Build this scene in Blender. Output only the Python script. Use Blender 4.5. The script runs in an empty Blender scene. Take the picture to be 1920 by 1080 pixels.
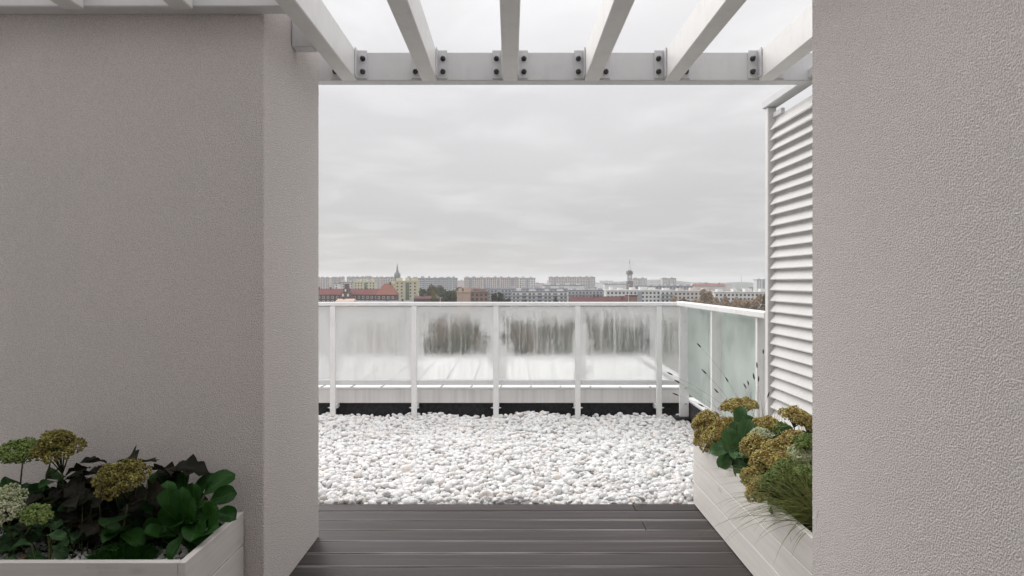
import bpy, bmesh, math, random
import numpy as np
from mathutils import Vector, Matrix, Euler, Quaternion
R = math.radians
random.seed(11)
rng = np.random.default_rng(11)
S = bpy.context.scene
COL = S.collection

# ------------------------------------------------------------------ camera, sky, sun, exposure
CAMZ = 1.29
cd = bpy.data.cameras.new('camera'); cam = bpy.data.objects.new('camera', cd); COL.objects.link(cam)
cam.location = (0, 0, CAMZ); cam.rotation_euler = (R(90), 0, 0)
cd.sensor_width = 36; cd.lens = 24
cd.shift_x = 3 / 1920; cd.shift_y = -13 / 1920
cd.clip_start = 0.05; cd.clip_end = 30000
S.camera = cam

SUN_EL = 36; SUN_AZ = 42                     # azimuth: degrees left of straight ahead
w = bpy.data.worlds.new('World'); S.world = w; w.use_nodes = True
nt = w.node_tree; nt.nodes.clear()
def wn(t, **k):
    n = nt.nodes.new(t)
    for a, b in k.items(): setattr(n, a, b)
    return n
def wmath(op, a, b=None, c=None):
    n = wn('ShaderNodeMath', operation=op)
    for i, v in enumerate((a, b, c)):
        if v is None: continue
        if isinstance(v, (int, float)): n.inputs[i].default_value = v
        else: nt.links.new(v, n.inputs[i])
    return n.outputs[0]
sky = wn('ShaderNodeTexSky', sky_type='NISHITA', sun_disc=False)
sky.sun_elevation = R(SUN_EL); sky.sun_rotation = R(-SUN_AZ)
tc = wn('ShaderNodeTexCoord')
sep = wn('ShaderNodeSeparateXYZ'); nt.links.new(tc.outputs['Generated'], sep.inputs[0])
up = wmath('MAXIMUM', sep.outputs[2], 0.0)
den = wmath('ADD', up, 0.10)
px_ = wmath('DIVIDE', sep.outputs[0], den); py_ = wmath('DIVIDE', sep.outputs[1], den)
comb = wn('ShaderNodeCombineXYZ'); nt.links.new(px_, comb.inputs[0]); nt.links.new(py_, comb.inputs[1])
n1 = wn('ShaderNodeTexNoise'); n1.inputs['Scale'].default_value = 1.5; n1.inputs['Detail'].default_value = 6; n1.inputs['Roughness'].default_value = .52
n1.inputs['Distortion'].default_value = .35
n2 = wn('ShaderNodeTexNoise'); n2.inputs['Scale'].default_value = .42; n2.inputs['Detail'].default_value = 1
for n in (n1, n2): nt.links.new(comb.outputs[0], n.inputs['Vector'])
mr = wn('ShaderNodeMapRange', interpolation_type='SMOOTHSTEP'); mr.inputs[1].default_value = .42; mr.inputs[2].default_value = .72
nt.links.new(n1.outputs['Fac'], mr.inputs[0])
cl = wmath('ADD', wmath('MULTIPLY', mr.outputs[0], .12), wmath('MULTIPLY', n2.outputs['Fac'], .26))
cl = wmath('ADD', cl, .64)
grad = wmath('ADD', wmath('ADD', .515, wmath('MULTIPLY', up, .50)), wmath('MULTIPLY', wmath('MULTIPLY', up, up), .95))
lum = wmath('MULTIPLY', cl, grad)
lum10 = wmath('MULTIPLY', lum, 10.0)
tint = wn('ShaderNodeVectorMath', operation='SCALE'); tint.inputs[0].default_value = (1.0, .985, .992)
nt.links.new(lum10, tint.inputs['Scale'])
mx = wn('ShaderNodeMix', data_type='RGBA'); mx.inputs['Factor'].default_value = .96
nt.links.new(sky.outputs[0], mx.inputs['A']); nt.links.new(tint.outputs[0], mx.inputs['B'])
bg = wn('ShaderNodeBackground'); bg.inputs['Strength'].default_value = .1
nt.links.new(mx.outputs['Result'], bg.inputs['Color'])
wo = wn('ShaderNodeOutputWorld'); nt.links.new(bg.outputs[0], wo.inputs['Surface'])

sl = bpy.data.lights.new('sun', 'SUN'); so = bpy.data.objects.new('sun', sl); COL.objects.link(so)
sl.energy = 1.5; sl.angle = R(42); sl.color = (1, .97, .93)
so.rotation_mode = 'QUATERNION'
so.rotation_quaternion = Vector((math.sin(R(SUN_AZ))*math.cos(R(SUN_EL)), -math.cos(R(SUN_AZ))*math.cos(R(SUN_EL)), -math.sin(R(SUN_EL)))).to_track_quat('-Z', 'Y'); so.location = (0, 5, 12)
S.view_settings.view_transform = 'Standard'; S.view_settings.look = 'None'
S.view_settings.exposure = 0.48; S.view_settings.gamma = 1
S.view_settings.use_curve_mapping = False
S.cycles.use_denoising = True
S.cycles.max_bounces = 8; S.cycles.diffuse_bounces = 4; S.cycles.transparent_max_bounces = 12
S.cycles.volume_bounces = 1
S.render.engine = 'CYCLES'

# ------------------------------------------------------------------ helpers
def P(px, py, d):
    "world point seen at a spot of the 1920x1080 picture, d metres ahead"
    return Vector(((px - 957) / 1280 * d, d, CAMZ - (py - 527) / 1280 * d))

class MB:
    def __init__(s): s.v = []; s.f = []
    def add(s, vs, fs):
        o = len(s.v); s.v += [tuple(v) for v in vs]; s.f += [tuple(i + o for i in f) for f in fs]; return s
    def box(s, x0, x1, y0, y1, z0, z1, b=0.0):
        if b <= 0:
            vs = [(x, y, z) for x in (x0, x1) for y in (y0, y1) for z in (z0, z1)]
            return s.add(vs, [(0,1,3,2),(4,6,7,5),(0,4,5,1),(2,3,7,6),(0,2,6,4),(1,5,7,3)])
        c = ((x0+x1)/2, (y0+y1)/2, (z0+z1)/2); h = ((x1-x0)/2, (y1-y0)/2, (z1-z0)/2)
        b = min(b, min(h)*.9); vs = []; ix = {}
        for sx in (-1,1):
            for sy in (-1,1):
                for sz in (-1,1):
                    for ax in range(3):
                        p = [sx*(h[0]-b), sy*(h[1]-b), sz*(h[2]-b)]
                        p[ax] = (sx,sy,sz)[ax]*h[ax]
                        ix[(sx,sy,sz,ax)] = len(vs); vs.append((c[0]+p[0], c[1]+p[1], c[2]+p[2]))
        fs = []
        for ax in range(3):
            u, w_ = (ax+1) % 3, (ax+2) % 3
            for sg in (-1, 1):
                q = []
                for (a, bb) in ((-1,-1),(1,-1),(1,1),(-1,1)):
                    k = [0,0,0]; k[ax] = sg; k[u] = a; k[w_] = bb; q.append(ix[tuple(k)+(ax,)])
                fs.append(tuple(q) if sg > 0 else tuple(q[::-1]))
        for ax in range(3):
            u, w_ = (ax+1) % 3, (ax+2) % 3
            for a in (-1,1):
                for bb in (-1,1):
                    def k(sg, axis):
                        t = [0,0,0]; t[ax] = sg; t[u] = a; t[w_] = bb; return ix[tuple(t)+(axis,)]
                    q = (k(-1,u), k(1,u), k(1,w_), k(-1,w_))
                    fs.append(q if a*bb > 0 else q[::-1])
        for sx in (-1,1):
            for sy in (-1,1):
                for sz in (-1,1):
                    t = tuple(ix[(sx,sy,sz,a)] for a in range(3)); fs.append(t if sx*sy*sz > 0 else t[::-1])
        return s.add(vs, fs)
    def tube(s, pts, r, n=6, cap=True):
        pts = [Vector(p) for p in pts]; rs = r if isinstance(r, (list, tuple)) else [r]*len(pts)
        vs = []; fs = []; ref = None
        for i, p in enumerate(pts):
            t = (pts[min(i+1, len(pts)-1)] - pts[max(i-1, 0)]).normalized()
            if ref is None: ref = Vector((0,0,1)) if abs(t.z) < .9 else Vector((1,0,0))
            a = t.cross(ref).normalized(); b = t.cross(a); ref = -b if False else ref
            for k in range(n):
                th = 2*math.pi*k/n; vs.append(p + (a*math.cos(th) + b*math.sin(th))*rs[i])
        for i in range(len(pts)-1):
            for k in range(n):
                fs.append((i*n+k, i*n+(k+1)%n, (i+1)*n+(k+1)%n, (i+1)*n+k))
        if cap: fs.append(tuple(range(n))[::-1]); fs.append(tuple((len(pts)-1)*n+k for k in range(n)))
        return s.add(vs, fs)
    def prism(s, poly, axis, a, b):
        "extrude a 2-D polygon along an axis (0,1,2) from a to b"
        n = len(poly); vs = []
        for q in (a, b):
            for (u, v) in poly:
                p = [0,0,0]; p[axis] = q; p[(axis+1) % 3] = u; p[(axis+2) % 3] = v; vs.append(p)
        fs = [tuple(range(n))[::-1], tuple(range(n, 2*n))] + [(i, (i+1)%n, n+(i+1)%n, n+i) for i in range(n)]
        return s.add(vs, fs)
    def mesh(s, name, smooth=False):
        m = bpy.data.meshes.new(name); m.from_pydata(s.v, [], s.f); m.update()
        if smooth: m.polygons.foreach_set('use_smooth', [True]*len(m.polygons))
        return m
    def build(s, name, mat, parent=None, smooth=False, kind=None):
        m = s.mesh(name, smooth); m.materials.append(mat); return link(name, m, parent, kind=kind)

def link(name, mesh, parent=None, loc=None, rot=None, scale=None, kind=None):
    o = bpy.data.objects.new(name, mesh); COL.objects.link(o)
    if parent is not None: o.parent = parent
    if loc is not None: o.location = loc
    if rot is not None:
        if isinstance(rot, Quaternion): o.rotation_mode = 'QUATERNION'; o.rotation_quaternion = rot
        else: o.rotation_euler = rot
    if scale is not None: o.scale = scale if hasattr(scale, '__len__') else (scale,)*3
    if kind: o['kind'] = kind
    return o
def tag(o, label, cat, group=None):
    o['label'] = label; o['category'] = cat
    if group: o['group'] = group
    return o
def thing(name, label, cat, loc=(0,0,0), group=None):
    o = bpy.data.objects.new(name, None); COL.objects.link(o); o.location = loc; o.empty_display_size = .1
    return tag(o, label, cat, group)
def struct(o): o['kind'] = 'structure'; return o

# ---- materials
class MT:
    def __init__(s, name):
        s.m = bpy.data.materials.new(name); s.m.use_nodes = True; s.t = s.m.node_tree
        s.b = s.t.nodes['Principled BSDF']; s.out = s.t.nodes['Material Output']
    def n(s, t, inp=None, **k):
        n = s.t.nodes.new(t)
        for a, b in k.items(): setattr(n, a, b)
        for a, b in (inp or {}).items(): s.set(n.inputs[a], b)
        return n
    def set(s, sock, v):
        if isinstance(v, bpy.types.NodeSocket): s.t.links.new(v, sock)
        elif isinstance(v, bpy.types.Node): s.t.links.new(v.outputs[0], sock)
        else:
            if hasattr(sock.default_value, '__len__') and hasattr(v, '__len__') and len(sock.default_value) == 4 and len(v) == 3: v = (*v, 1)
            sock.default_value = v
    def p(s, **k):
        for a, b in k.items(): s.set(s.b.inputs[a.replace('_', ' ')], b)
        return s
    def coord(s, kind='Object', scale=None):
        c = s.n('ShaderNodeTexCoord').outputs[kind]
        if scale is not None: c = s.n('ShaderNodeVectorMath', {0: c, 1: scale}, operation='MULTIPLY').outputs[0]
        return c
    def noise(s, sc, det=4, rough=.55, vec=None, out='Fac', dist=0):
        d = {'Scale': sc, 'Detail': det, 'Roughness': rough, 'Distortion': dist}
        if vec is not None: d['Vector'] = vec
        return s.n('ShaderNodeTexNoise', d).outputs[out]
    def ramp(s, fac, *stops):
        r = s.n('ShaderNodeValToRGB', {0: fac}); e = r.color_ramp.elements
        while len(e) < len(stops): e.new(.5)
        for x, (p, c) in zip(e, stops): x.position = p; x.color = (*c, 1) if hasattr(c, '__len__') else (c, c, c, 1)
        return r.outputs[0]
    def math(s, op, a, b=0.0, c=None, clamp=False):
        d = {0: a, 1: b}
        if c is not None: d[2] = c
        return s.n('ShaderNodeMath', d, operation=op, use_clamp=clamp).outputs[0]
    def mr(s, v, a, b, c=0.0, d=1.0, smooth=True):
        return s.n('ShaderNodeMapRange', {0: v, 1: a, 2: b, 3: c, 4: d}, interpolation_type='SMOOTHSTEP' if smooth else 'LINEAR').outputs[0]
    def mix(s, f, a, b, blend='MIX'):
        n = s.n('ShaderNodeMix', data_type='RGBA', blend_type=blend); s.set(n.inputs['Factor'], f)
        s.set(n.inputs['A'], a); s.set(n.inputs['B'], b); return n.outputs['Result']
    def bump(s, h, dist, strength=1.0, nrm=None):
        d = {'Height': h, 'Distance': dist, 'Strength': strength}
        if nrm is not None: d['Normal'] = nrm
        return s.n('ShaderNodeBump', d).outputs[0]

def simple(name, col, rough=.6, var=.12, sc=6, bump=0, metal=0, spec=.5):
    m = MT(name); f = m.noise(sc, 5, .6, m.coord())
    lo = tuple(c*(1-var) for c in col); hi = tuple(min(1, c*(1+var)) for c in col)
    m.p(Base_Color=m.ramp(f, (.3, lo), (.7, hi)), Roughness=rough, Metallic=metal, Specular_IOR_Level=spec)
    if bump: m.p(Normal=m.bump(m.noise(sc*12, 3, .6, m.coord()), bump))
    return m.m

def stucco():
    m = MT('stucco'); c = m.coord()
    n1 = m.noise(205, 2, .6, c); n2 = m.noise(70, 1, .5, c)
    h = m.math('ADD', m.mr(n1, .34, .72), m.math('MULTIPLY', n2, .45))
    big = m.noise(.9, 2, .55, c)
    col = m.ramp(big, (.30, (.80, .755, .735)), (.70, (.845, .785, .765)))
    col = m.mix(m.mr(h, .28, .80, 0, 1), m.mix(.26, col, (.3, .275, .265)), col)
    m.p(Base_Color=col, Roughness=.95, Specular_IOR_Level=.06, Normal=m.bump(h, .0034))
    return m.m

def painted_metal(name, col, rough=.42, dirt=.25):
    m = MT(name); c = m.coord()
    st = m.noise(1, 5, .6, m.coord(scale=(28, 28, 3)))
    d = m.noise(9, 6, .65, c); sp = m.noise(140, 2, .5, c)
    f = m.math('MULTIPLY', m.mr(m.math('MULTIPLY', d, m.math('ADD', st, .5)), .42, .78), dirt)
    f = m.math('MAXIMUM', f, m.math('MULTIPLY', m.mr(sp, .70, .78), dirt))
    m.p(Base_Color=m.mix(f, col, tuple(x*.45 for x in col)), Roughness=m.math('ADD', rough-.08, m.math('MULTIPLY', d, .2)),
        Normal=m.bump(m.noise(35, 3, .5, c), .0006))
    return m.m

def deck_mat():
    m = MT('deck_composite'); oi = m.n('ShaderNodeObjectInfo')
    off = m.n('ShaderNodeCombineXYZ', {0: m.math('MULTIPLY', oi.outputs['Random'], 40), 1: m.math('MULTIPLY', oi.outputs['Random'], 17)}).outputs[0]
    g = m.n('ShaderNodeTexCoord').outputs['Object']
    def co(sc): return m.n('ShaderNodeVectorMath', {0: m.n('ShaderNodeVectorMath', {0: g, 1: off}, operation='ADD').outputs[0], 1: sc}, operation='MULTIPLY').outputs[0]
    gr = m.noise(1, 4, .6, co((.9, 62, 1))); fine = m.noise(1, 2, .6, co((2.2, 210, 1))); cloud = m.noise(1.0, 2, .5, co((.8, 9, 1)))
    f = m.math('ADD', m.math('MULTIPLY', gr, .65), m.math('MULTIPLY', fine, .35))
    col = m.ramp(f, (.34, (.014, .0108, .010)), (.52, (.036, .029, .0275)), (.68, (.092, .076, .073)))
    col = m.mix(m.mr(cloud, .42, .72, 0, .28), col, (.066, .057, .056))
    tone = m.n('ShaderNodeHueSaturation', {'Color': col, 'Value': m.math('ADD', .88, m.math('MULTIPLY', oi.outputs['Random'], .24))}).outputs[0]
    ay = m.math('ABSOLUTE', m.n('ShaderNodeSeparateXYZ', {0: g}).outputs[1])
    edge_glint = m.math('MULTIPLY', m.mr(ay, .0620, .0655, 0, 1), m.mr(m.noise(1, 3, .6, co((.7, 3, 1))), .38, .62, .15, 1))  # pale strips along board edges, reflected highlight lines painted into the colour
    m.p(Base_Color=m.mix(m.math('MULTIPLY', edge_glint, .7), tone, (.36, .345, .335)), Roughness=m.math('ADD', .36, m.math('MULTIPLY', gr, .30)), Normal=m.bump(f, .0007, .7), Specular_IOR_Level=.28)
    return m.m

def pebble_mat():
    m = MT('white_pebble'); r = m.n('ShaderNodeNewGeometry').outputs['Random Per Island']; oi = m.n('ShaderNodeObjectInfo').outputs['Random']
    rr = m.math('FRACT', m.math('ADD', r, m.math('MULTIPLY', oi, 3.7)))
    col = m.ramp(rr, (0, (.69, .685, .675)), (.25, (.715, .715, .71)), (.6, (.785, .785, .785)), (.82, (.70, .705, .70)), (.9, (.73, .66, .63)), (.94, (.75, .72, .67)), (1, (.66, .66, .65)))
    c = m.coord(); d = m.noise(70, 4, .6, c)
    m.p(Base_Color=m.mix(m.mr(d, .5, .8, 0, .25), col, (.66, .64, .61)), Roughness=.55, Normal=m.bump(m.noise(120, 4, .6, c), .002), Subsurface_Weight=0.0)
    return m.m

def whitewash():
    m = MT('white_wood'); c = m.coord()
    oi = m.n('ShaderNodeObjectInfo').outputs['Random']
    cc = m.n('ShaderNodeVectorMath', {0: c, 1: m.n('ShaderNodeCombineXYZ', {0: m.math('MULTIPLY', oi, 9), 1: m.math('MULTIPLY', oi, 5), 2: m.math('MULTIPLY', oi, 23)}).outputs[0]}, operation='ADD').outputs[0]
    g = m.noise(1, 5, .6, m.n('ShaderNodeVectorMath', {0: cc, 1: (3.0, 3.0, 60)}, operation='MULTIPLY').outputs[0], dist=.4)
    kn = m.n('ShaderNodeTexVoronoi', {'Vector': m.n('ShaderNodeVectorMath', {0: cc, 1: (3.3, 3.3, 9)}, operation='MULTIPLY').outputs[0], 'Scale': 1.0}).outputs['Distance']
    col = m.ramp(g, (.3, (.62, .585, .555)), (.6, (.68, .65, .625)), (.8, (.71, .685, .665)))
    col = m.mix(m.mr(kn, .04, .16, .42, 0), col, (.36, .33, .31))
    nail = m.noise(38, 1, .5, cc); col = m.mix(m.mr(nail, .77, .80, 0, .6), col, (.25, .22, .2))
    m.p(Base_Color=col, Roughness=.62, Normal=m.bump(g, .0005))
    return m.m

def fog_glass(name, tintc, fog_lo, fog_hi, seed, shape=True, hw=.36, hh=.35, off=0.0, slope=.18, fogv=.80):
    m = MT(name); t = m.t; c = m.coord()
    s3 = m.n('ShaderNodeSeparateXYZ', {0: c}); x, z = s3.outputs[0], s3.outputs[2]
    sv = (seed*3.1, seed*7.7, seed*1.3)
    cs = m.n('ShaderNodeVectorMath', {0: c, 1: sv}, operation='ADD').outputs[0]
    streak = m.noise(1, 5, .65, m.n('ShaderNodeVectorMath', {0: cs, 1: (34, 34, 1.6)}, operation='MULTIPLY').outputs[0])
    fine = m.noise(1, 3, .6, m.n('ShaderNodeVectorMath', {0: cs, 1: (130, 130, 20)}, operation='MULTIPLY').outputs[0])
    drops = m.noise(210, 2, .5, cs)
    big = m.noise(4.5, 3, .5, cs)
    if shape:
        u = m.math('DIVIDE', m.math('SUBTRACT', x, off), hw); v = m.math('DIVIDE', z, hh)
        wob = m.math('ADD', m.math('MULTIPLY', m.math('SUBTRACT', big, .5), .9), m.math('MULTIPLY', m.math('SUBTRACT', streak, .5), .32))
        half = m.math('SUBTRACT', .88, m.math('MULTIPLY', v, slope))
        e = m.math('ADD', m.math('DIVIDE', m.math('ABSOLUTE', u), half), wob)
        edge = m.mr(e, .68, 1.16)
        topf = m.mr(m.math('ADD', v, wob), .30, 1.02, 0, .85)
        base = m.math('MAXIMUM', m.math('MAXIMUM', edge, topf), m.mr(m.math('ADD', v, m.math('MULTIPLY', wob, .8)), -.15, -.62, 0, .42))
    else: base = m.mr(big, .25, .7)
    st = m.math('ADD', m.math('MULTIPLY', m.mr(streak, .42, .72), .46), m.math('MULTIPLY', m.mr(fine, .45, .70), .40))
    st = m.math('ADD', st, m.math('MULTIPLY', m.mr(drops, .58, .70), .45))
    f = m.math('ADD', m.math('MULTIPLY', base, fog_hi-fog_lo), fog_lo)
    f = m.math('ADD', f, m.math('MULTIPLY', m.math('SUBTRACT', st, .36), m.math('SUBTRACT', .60, m.math('MULTIPLY', base, .35))), clamp=True)
    f = m.math('MINIMUM', m.math('MAXIMUM', f, .04), .93)
    refr = m.n('ShaderNodeBsdfRefraction', {'Color': tintc, 'IOR': 1.10, 'Roughness': .30})
    trans = m.n('ShaderNodeBsdfTransparent', {'Color': tintc})
    clear = m.n('ShaderNodeMixShader', {0: .85, 1: trans, 2: refr})
    fogc = tuple(fogv*q for q in tintc)
    tl = m.n('ShaderNodeBsdfTranslucent', {'Color': fogc}); df = m.n('ShaderNodeBsdfDiffuse', {'Color': fogc})
    fog = m.n('ShaderNodeMixShader', {0: .35, 1: tl, 2: df})
    body = m.n('ShaderNodeMixShader', {0: f, 1: clear, 2: fog})
    gl = m.n('ShaderNodeBsdfGlossy', {'Roughness': .06, 'Normal': m.bump(drops, .0008)})
    fr = m.n('ShaderNodeFresnel', {'IOR': 1.25})
    fin = m.n('ShaderNodeMixShader', {0: fr, 1: body, 2: gl})
    t.links.new(fin.outputs[0], m.out.inputs['Surface'])
    return m.m

def leaf_mat(name, a, b, rough=.45, trans=.25):
    m = MT(name); c = m.coord(); oi = m.n('ShaderNodeObjectInfo').outputs['Random']
    f = m.math('ADD', m.math('MULTIPLY', m.noise(22, 4, .6, c), .6), m.math('MULTIPLY', oi, .4))
    sx = m.n('ShaderNodeSeparateXYZ', {0: c}); ax = m.math('ABSOLUTE', sx.outputs[0])
    vein = m.math('MAXIMUM', m.mr(ax, .0005, .0017, .55, 0), m.math('MULTIPLY', m.mr(m.math('SINE', m.math('MULTIPLY', m.math('SUBTRACT', sx.outputs[1], m.math('MULTIPLY', ax, .7)), 520)), .86, 1.0), .22))
    col = m.mix(vein, m.ramp(f, (.25, a), (.75, b)), tuple(min(1, q*1.7 + .02) for q in b))
    m.p(Base_Color=col, Roughness=rough, Specular_IOR_Level=.16, Normal=m.bump(m.noise(70, 3, .6, c), .002))
    tl = m.n('ShaderNodeBsdfTranslucent', {'Color': (*[q*1.2 for q in b], 1)})
    mxs = m.n('ShaderNodeMixShader', {0: trans, 1: m.b.outputs[0], 2: tl.outputs[0]})
    m.t.links.new(mxs.outputs[0], m.out.inputs['Surface']); return m.m

def floret_mat(name, *cols):
    m = MT(name); r = m.n('ShaderNodeNewGeometry').outputs['Random Per Island']
    big = m.noise(26, 2, .5, m.coord())
    f = m.math('ADD', m.math('MULTIPLY', r, .6), m.math('MULTIPLY', m.mr(big, .3, .7), .4))
    m.p(Base_Color=m.ramp(f, *[(i/(len(cols)-1), c) for i, c in enumerate(cols)]), Roughness=.7, Specular_IOR_Level=.3)
    return m.m

STUCCO = stucco()
WHITE = painted_metal('white_paint', (.72, .715, .705), .4, .14)
GREYM = painted_metal('grey_paint', (.62, .62, .63), .42, .14)
RAILW = painted_metal('rail_white', (.76, .76, .755), .36, .15)
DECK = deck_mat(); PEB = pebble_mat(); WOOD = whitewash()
BOLT = simple('dark_bolt', (.06, .06, .062), .4, .2, 30, metal=.6)
STEEL = simple('zinc_bolt', (.5, .5, .5), .35, .15, 30, metal=.8)
BITUM = simple('bitumen', (.028, .028, .03), .8, .5, 30, .004)
SOIL = simple('soil', (.035, .027, .021), .95, .5, 25, .01)
def roof_white():
    m = MT('roof_white'); c = m.coord()
    d = m.noise(3, 6, .6, c); s_ = m.noise(1, 4, .6, m.coord(scale=(1.5, 9, 9)))
    m.p(Base_Color=m.ramp(m.math('MULTIPLY', m.math('ADD', d, s_), .5), (.3, (.68, .675, .665)), (.6, (.80, .80, .795))), Roughness=.5, Normal=m.bump(d, .004)); return m.m
ROOFW = roof_white()
def fascia_mat():
    m = MT('fascia'); s1 = m.noise(1, 5, .65, m.coord(scale=(26, 1, .8))); s2 = m.noise(1, 3, .6, m.coord(scale=(7, 1, .5)))
    z = m.n('ShaderNodeSeparateXYZ', {0: m.coord()}).outputs[2]
    f = m.math('MULTIPLY', m.mr(m.math('ADD', m.math('MULTIPLY', s1, .6), m.math('MULTIPLY', s2, .4)), .42, .66), .5)
    m.p(Base_Color=m.mix(f, (.74, .725, .71), (.52, .50, .49)), Roughness=.5); return m.m
FASCIA = fascia_mat()

# ------------------------------------------------------------------ large structure: city ground, own building
GZ = -30.0
def ground_mat():
    m = MT('town_ground'); c = m.coord()
    a = m.noise(.012, 5, .6, c); b = m.noise(.05, 4, .6, c)
    f = m.math('ADD', m.math('MULTIPLY', a, .6), m.math('MULTIPLY', b, .4))
    m.p(Base_Color=m.ramp(f, (.38, (.05, .06, .035)), (.47, (.09, .09, .07)), (.55, (.14, .14, .135)), (.65, (.2, .195, .185))), Roughness=.95, Specular_IOR_Level=.1); return m.m
gm = MB(); gm.add([(-9000, -600, GZ), (9000, -600, GZ), (9000, 9500, GZ), (-9000, 9500, GZ)], [(0,1,2,3)])
struct(gm.build('ground', ground_mat()))

PLASTER = simple('plaster_body', (.5, .48, .46), .9, .08, 2, .003)
bt = thing('apartment_block', 'rooftop terrace building of pale plaster that the deck and gravel lie on', 'building', (0, 0, GZ))
MB().box(-16, 1.70, -9, 6.52, 0, -GZ-.14).build('wall', PLASTER, bt)
MB().box(-16, 1.70, 6.63, 8.74, 0, -GZ+.20).build('wall', PLASTER, bt)

# deck ---------------------------------------------------------------
deck = bpy.data.objects.new('terrace_deck', None); COL.objects.link(deck); struct(deck)
def plank_mesh(L, W, H=.024):
    pts = []; r = .0045
    for k in range(5):
        a = math.pi/2*k/4; pts.append((-W/2 + r - r*math.cos(a), -.0032 - r + r*math.sin(a)))
    for k in range(1, 8):
        t = k/8; pts.append((-W/2 + r + (W-2*r)*t, -.0032*abs(2*t-1)**4 + .0032*0))
    for k in range(5):
        a = math.pi/2*(1-k/4); pts.append((W/2 - r + r*math.cos(a), -.0032 - r + r*math.sin(a)))
    pts += [(W/2, -H), (-W/2, -H)]
    b = MB(); n = len(pts); ring = lambda x: [(x, u, v) for (u, v) in pts]
    b.add(ring(-L/2) + ring(L/2), [(i, i+1, n+i+1, n+i) for i in range(n-3)]); b.add(ring(-L/2), [tuple(range(n))[::-1]]); b.add(ring(L/2), [tuple(range(n))])
    b.add([(x, u, v) for x in (-L/2, L/2) for (u, v) in pts[-3:] + pts[:1]], [(0, 1, 5, 4), (1, 2, 6, 5), (2, 3, 7, 6)])
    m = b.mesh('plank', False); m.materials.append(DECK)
    m.polygons.foreach_set('use_smooth', [i < n-3 for i in range(len(m.polygons))]); return m
edges = [3.965, 3.843]
while edges[-1] > -2.6: edges.append(edges[-1] - .1505)
XL, XR = -3.3, 1.66; pmc = {}
def put_plank(x0, x1, yn, yf):
    key = (round(x1-x0, 3), round(yf-yn, 3))
    if key not in pmc: pmc[key] = plank_mesh(x1-x0, yf-yn-.0065)
    dz = random.uniform(-.0012, .0006)
    link('plank', pmc[key], deck, ((x0+x1)/2, (yn+yf)/2, dz), (R(random.uniform(-.25, .25)), 0, 0))
for i in range(len(edges)-1):
    yf, yn = edges[i], edges[i+1]
    jx = .705 if i in (0, 2) else (-1.9 if i % 2 else 1.35 + .1*(i % 4))
    put_plank(XL, jx-.002, yn, yf); put_plank(jx+.002, XR, yn, yf)
MB().box(XL, XR, -2.7, 3.95, -.13, -.028).build('deck_base', BITUM, deck)

# pebble bed ---------------------------------------------------------
bed = MB(); bed.box(-3.3, 1.65, 3.966, 6.53, -.135, -.045)
bedo = struct(bed.build('pebble_bed', simple('limestone_chips', (.62, .61, .60), .95, .15, 40)))
def ico(sub):
    b = bmesh.new(); bmesh.ops.create_icosphere(b, subdivisions=sub, radius=1)
    v = np.array([x.co[:] for x in b.verts]); f = np.array([[q.index for q in p.verts] for p in b.faces]); b.free(); return v, f
def pebble_shape(v, seed):
    g = np.random.default_rng(seed); s = np.ones(len(v))
    for _ in range(5):
        k = g.normal(size=3)*1.5; s += .10*np.sin(v@k + g.uniform(0, 6.3))
    for _ in range(4):                                   # worn flats
        n = g.normal(size=3); n /= np.linalg.norm(n); d = g.uniform(.80, .96)
        q = (v*s[:, None])@n; s = np.where(q > d, s*(d + .25*(q-d))/np.maximum(q, 1e-6), s)
    return v*s[:, None]*np.array([1, g.uniform(.68, .92), g.uniform(.48, .72)])
v2, f2 = ico(2); v3, f3 = ico(3)
shapes2 = [pebble_shape(v2, k) for k in range(14)]
shapes3 = [pebble_shape(v3, k) for k in range(14)]
pos = []
def bedz(x, y):
    return .006*np.sin(3.1*x+1)*np.sin(2.3*y) + .010*np.sin(7*x+2*y) + np.clip((y-6.05)/.45, 0, 1)*(.024 + .012*np.sin(5.3*x))
for lay, (z0, stp) in enumerate(((-.034, .036), (-.014, .037), (.002, .052))):
    ys = np.arange(3.99, 6.47, stp*.78)
    for j, y in enumerate(ys):
        xs = np.arange(-2.1 + (j % 2)*stp/2, 1.64, stp)
        for x in xs:
            if lay == 2 and random.random() < .35: continue
            xx = x + random.gauss(0, stp*.24); yy = y + random.gauss(0, stp*.2)
            if xx > 1.63 or yy < 3.988 or yy > 6.475 or (yy < 4.14 and 1.03 < xx): continue
            pos.append((xx, yy, z0 + random.gauss(0, .006) + bedz(xx, yy), .0208*random.lognormvariate(0, .25)))
pos = np.array(pos)
order = np.argsort(pos[:, 1] - (pos[:, 2] > -.025)*3)
near = [i for i in order if pos[i, 2] > -.024 and -1.16 < pos[i, 0] < 1.1][:300]
nearset = set(near)
meshes3 = []
for k in range(14):
    m = bpy.data.meshes.new('pebble'); m.from_pydata(shapes3[k].tolist(), [], f3.tolist()); m.materials.append(PEB)
    m.polygons.foreach_set('use_smooth', [True]*len(m.polygons)); meshes3.append(m)
def peb_rot(): return Euler((random.gauss(0, .26), random.gauss(0, .26), random.uniform(0, 6.28)))
for i in near:
    x, y, z, s_ = pos[i]; y = max(y, 3.966 + s_*1.05)
    link('pebble', meshes3[i % 14], bedo, (x, y, z), peb_rot(), s_*1.05)
V = []; F = []; o = 0
for i in range(len(pos)):
    if i in nearset: continue
    x, y, z, s_ = pos[i]; M = np.array(peb_rot().to_matrix())
    V.append(shapes2[i % 14]@M.T*s_ + np.array([x, max(y, 3.966+s_*1.05), z])); F.append(f2 + o); o += len(v2)
V = np.concatenate(V); F = np.concatenate(F)
m = bpy.data.meshes.new('pebbles'); m.vertices.add(len(V)); m.vertices.foreach_set('co', V.ravel())
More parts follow.
